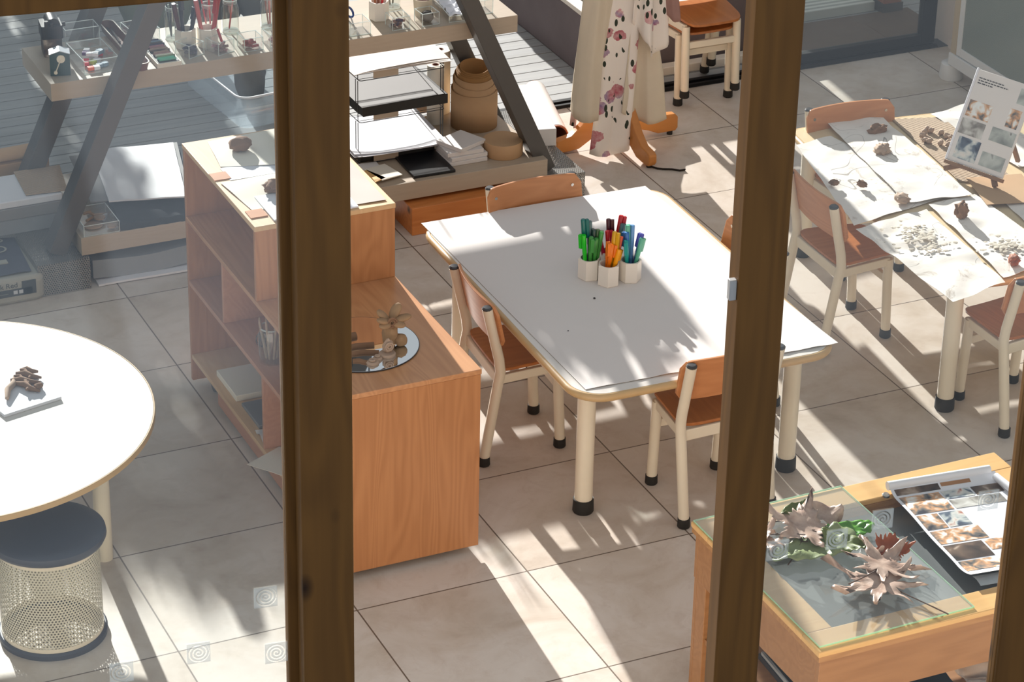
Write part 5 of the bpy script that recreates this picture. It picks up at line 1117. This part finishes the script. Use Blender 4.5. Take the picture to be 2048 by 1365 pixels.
# under the display table
t = thing('paper_trimmer', 'black-handled paper trimmer on the lower shelf of the display table', 'trimmer', (.86, -1.20, .281), math.radians(-3))
bm = BM(); tube(bm, [(0, .10, .05), (0, .02, .055), (0, -.08, .05), (.004, -.20, .045)], [.014, .017, .015, .012], 12, flat=1.3); obj('handle', bm, 'black_plastic', t)
obj('steel_edge', box(BM(), -.026, -.018, -.22, .09, .018, .028), 'silver_plastic', t); obj('base_plate', box(BM(), -.03, .12, -.22, .10, 0, .016), 'dark_cap', t)
solo('plastic_bag', sheet(BM(), quad_fn((1.30, -1.55, .295), (1.55, -1.55, .29), (1.55, -1.36, .30), (1.30, -1.36, .295), wob=.05, fr=16, seed=3), 30, 24, .001), 'cloudy_plastic', 'crumpled clear plastic bag on the lower shelf of the display table', 'bag')
solo('dark_cloth', sheet(BM(), quad_fn((1.12, -1.55), (1.29, -1.55), (1.29, -1.36), (1.12, -1.36), .288, .02, 14, 6), 14, 14, .004), 'dark_grey_felt', 'dark cloth beside the plastic bag on the lower shelf', 'cloth')

# ---------------------------------------------------------------- outside, on the deck
t = thing('planter_box', 'low grey planter wall with a pale timber rim just outside the doors', 'planter', (2.64, 3.76, -.012))
obj('planter_wall', frame(BM(), 0, 1.02, 0, 1.3, .05, 0, .29), 'planter_grey', t, bev=.006); obj('timber_rim', frame(BM(), -.005, 1.025, -.005, 1.305, .065, .29, .312), 'white_timber', t, bev=.003); obj('fill', box(BM(), .05, .97, .05, 1.25, 0, .22), 'soil', t)
solo('timber_plank', box(BM(), 0, 1.0, 0, .055, 0, .04), 'white_timber', 'pale timber plank lying on the deck in front of the planter wall', 'plank', None, (2.66, 3.66, -.012), 0, bev=.003)
solo('ribbed_sheet', box(BM(), 0, .55, 0, .75, 0, .05), 'ribbed_panel', 'pale ribbed plastic sheet lying outside behind the closed door pane', 'sheet', None, (3.80, 4.02, -.012), 0, bev=.004)
t = thing('deck_post', 'brown square post standing on the deck behind the closed door pane', 'post', (4.42, 4.02, -.012)); obj('post_body', box(BM(), -.05, .05, -.05, .05, 0, 2.2), 'terracotta', t, bev=.004); obj('base_shoe', box(BM(), -.056, .056, -.056, .056, 0, .05), 'grey_steel', t)
solo('shaded_deck_sheet', box(BM(), 0, .90, 0, .42, 0, .006), 'shaded_deck_brown', 'dark brown sheet standing for the shaded deck just behind the closed door pane', 'mat', None, (3.62, 3.57, -.0118))  # sheet puts the deck's shade into colour behind the pane
t = thing('plastic_tub', 'clear plastic tub holding a grey stone head, on the deck behind the shelf', 'tub', (1.09, 4.12, -.012), math.radians(6))
bm = BM(); a, b, h = .17, .34, .16
P0, P1 = rrect(-a * .86, a * .86, -b * .9, b * .9, .05), rrect(-a, a, -b, b, .06); V0 = [bm.verts.new((x, y, .001)) for x, y in P0]; V1 = [bm.verts.new((x, y, h)) for x, y in P1]; bm.faces.new(V0[::-1])
for k in range(len(V0)): bm.faces.new((V0[k], V0[(k+1) % len(V0)], V1[(k+1) % len(V0)], V1[k]))
obj('tub_wall', bm, 'cloudy_plastic', t, solid=.003); obj('rolled_lip', tube(BM(), [(x, y, h) for x, y in P1] + [(P1[0][0], P1[0][1], h)], .006, 6), 'cool_paper', t)
solo('stone_head', blob(BM(), (0, 0, .105), (.075, .07, .135), 6, .3, 3, 1.6), 'stone_grey', 'rounded grey stone piece standing in the clear plastic tub', 'stone', None, (1.13, 4.14, -.006), ang=60)
for i, (x, y, s, m, lab) in enumerate([(.985, 5.02, (.19, .17, .20), 'stone_green', 'greenish boulder on the deck behind the left steel leg'), (1.30, 5.05, (.12, .11, .12), 'stone_grey', 'smaller grey boulder right of the greenish one'), (1.58, 5.0, (.20, .12, .16), 'stone_grey', 'dark grey boulder behind the glass jars'), (-.33, 4.15, (.12, .10, .10), 'stone_grey', 'low grey rock at the far left of the deck')]):
    solo('boulder', blob(BM(), (0, 0, s[2] * .85), s, 40 + i, .18, 3, 1.3), m, lab, 'boulder', 'boulders on the deck', (x, y, -.012), ang=60)
solo('slate_slab', box(BM(), -.02, .02, -.35, .35, 0, .42), 'dark_grey_felt', 'dark slate slab with a pale edge leaning at the left edge of the deck', 'slab', None, (-.40, 3.72, -.008), 0, eul=(0, math.radians(-14), math.radians(20)), bev=.004)
# unseen foliage added beyond the deck to shade its left half and dapple the room
def foliage(bm, n, fn, s0, s1, seed):
    rnd = random.Random(seed)
    for i in range(n):
        c = Vector(fn(rnd)); s = rnd.uniform(s0, s1); q = Euler((rnd.uniform(0, 6.3), rnd.uniform(0, 6.3), rnd.uniform(0, 6.3))).to_matrix()
        vs = [bm.verts.new(c + q @ Vector(p)) for p in ((-s, 0, 0), (0, -s * .38, .08 * s), (s, 0, 0), (0, s * .38, .08 * s))]; bm.faces.new(vs)
    return bm
def shade_hedge(label, x0, x1, y0, y1, h, n, seed, top=.12):
    t = thing('shade_hedge', label, 'shade_hedge', ((x0 + x1) / 2, (y0 + y1) / 2, -.25)); cx, cy = (x0 + x1) / 2, (y0 + y1) / 2
    def fn(r):
        x = r.uniform(x0, x1); hh = h * (1 + top * mnoise.noise(Vector((x * 1.7, seed, 0)))); z = hh * (1 - r.random() ** 1.6 * .98); return (x - cx, r.uniform(y0, y1) - cy, z + .25)
    f = obj('foliage', foliage(BM(), n, fn, .05, .11, seed), 'hedge_leaf', t, smooth=False); f['kind'] = 'stuff'
    obj('shade_core', box(BM(), x0 - cx + .1, x1 - cx - .1, -.12, .12, 0, h * .8), 'hedge_leaf', t)
shade_hedge('tall unseen foliage screen added to shade the left part of the deck', -7.0, .70, 8.45, 9.0, 2.66, 16000, 3, .10)
shade_hedge('lower end of the added foliage screen beside the tall part', .70, 1.25, 8.45, 8.9, 1.72, 1700, 5)
# unseen planted trough added outside the doors to shade the papered table
t = thing('shade_trough', 'unseen planted trough added outside the doors to shade the papered table', 'planter', (1.400, 4.20, 1.515))
obj('trough', box(BM(), -.35, .35, -.05, .05, 0, .185), 'terracotta', t, bev=.006)
for s in (-1, 1): obj('cord', tube(BM(), [(s * .33, 0, .185), (s * .33, 0, 1.88)], .004, 6), 'strap_black', t)
def tr(r): x = r.uniform(-.34, .33); return (x, r.uniform(-.07, .07), .18 + r.random() ** 1.5 * (.06 + .10 * abs(math.sin(x * 11))))
f = obj('plants', foliage(BM(), 420, tr, .03, .06, 8), 'hedge_leaf', t, smooth=False); f['kind'] = 'stuff'
solo('trough_beam', box(BM(), -2, 5, 4.15, 4.25, 3.4, 3.55), 'white_timber', 'pale unseen beam added over the deck to carry the shading trough', 'beam')  # unseen beam added only to carry the shading trough
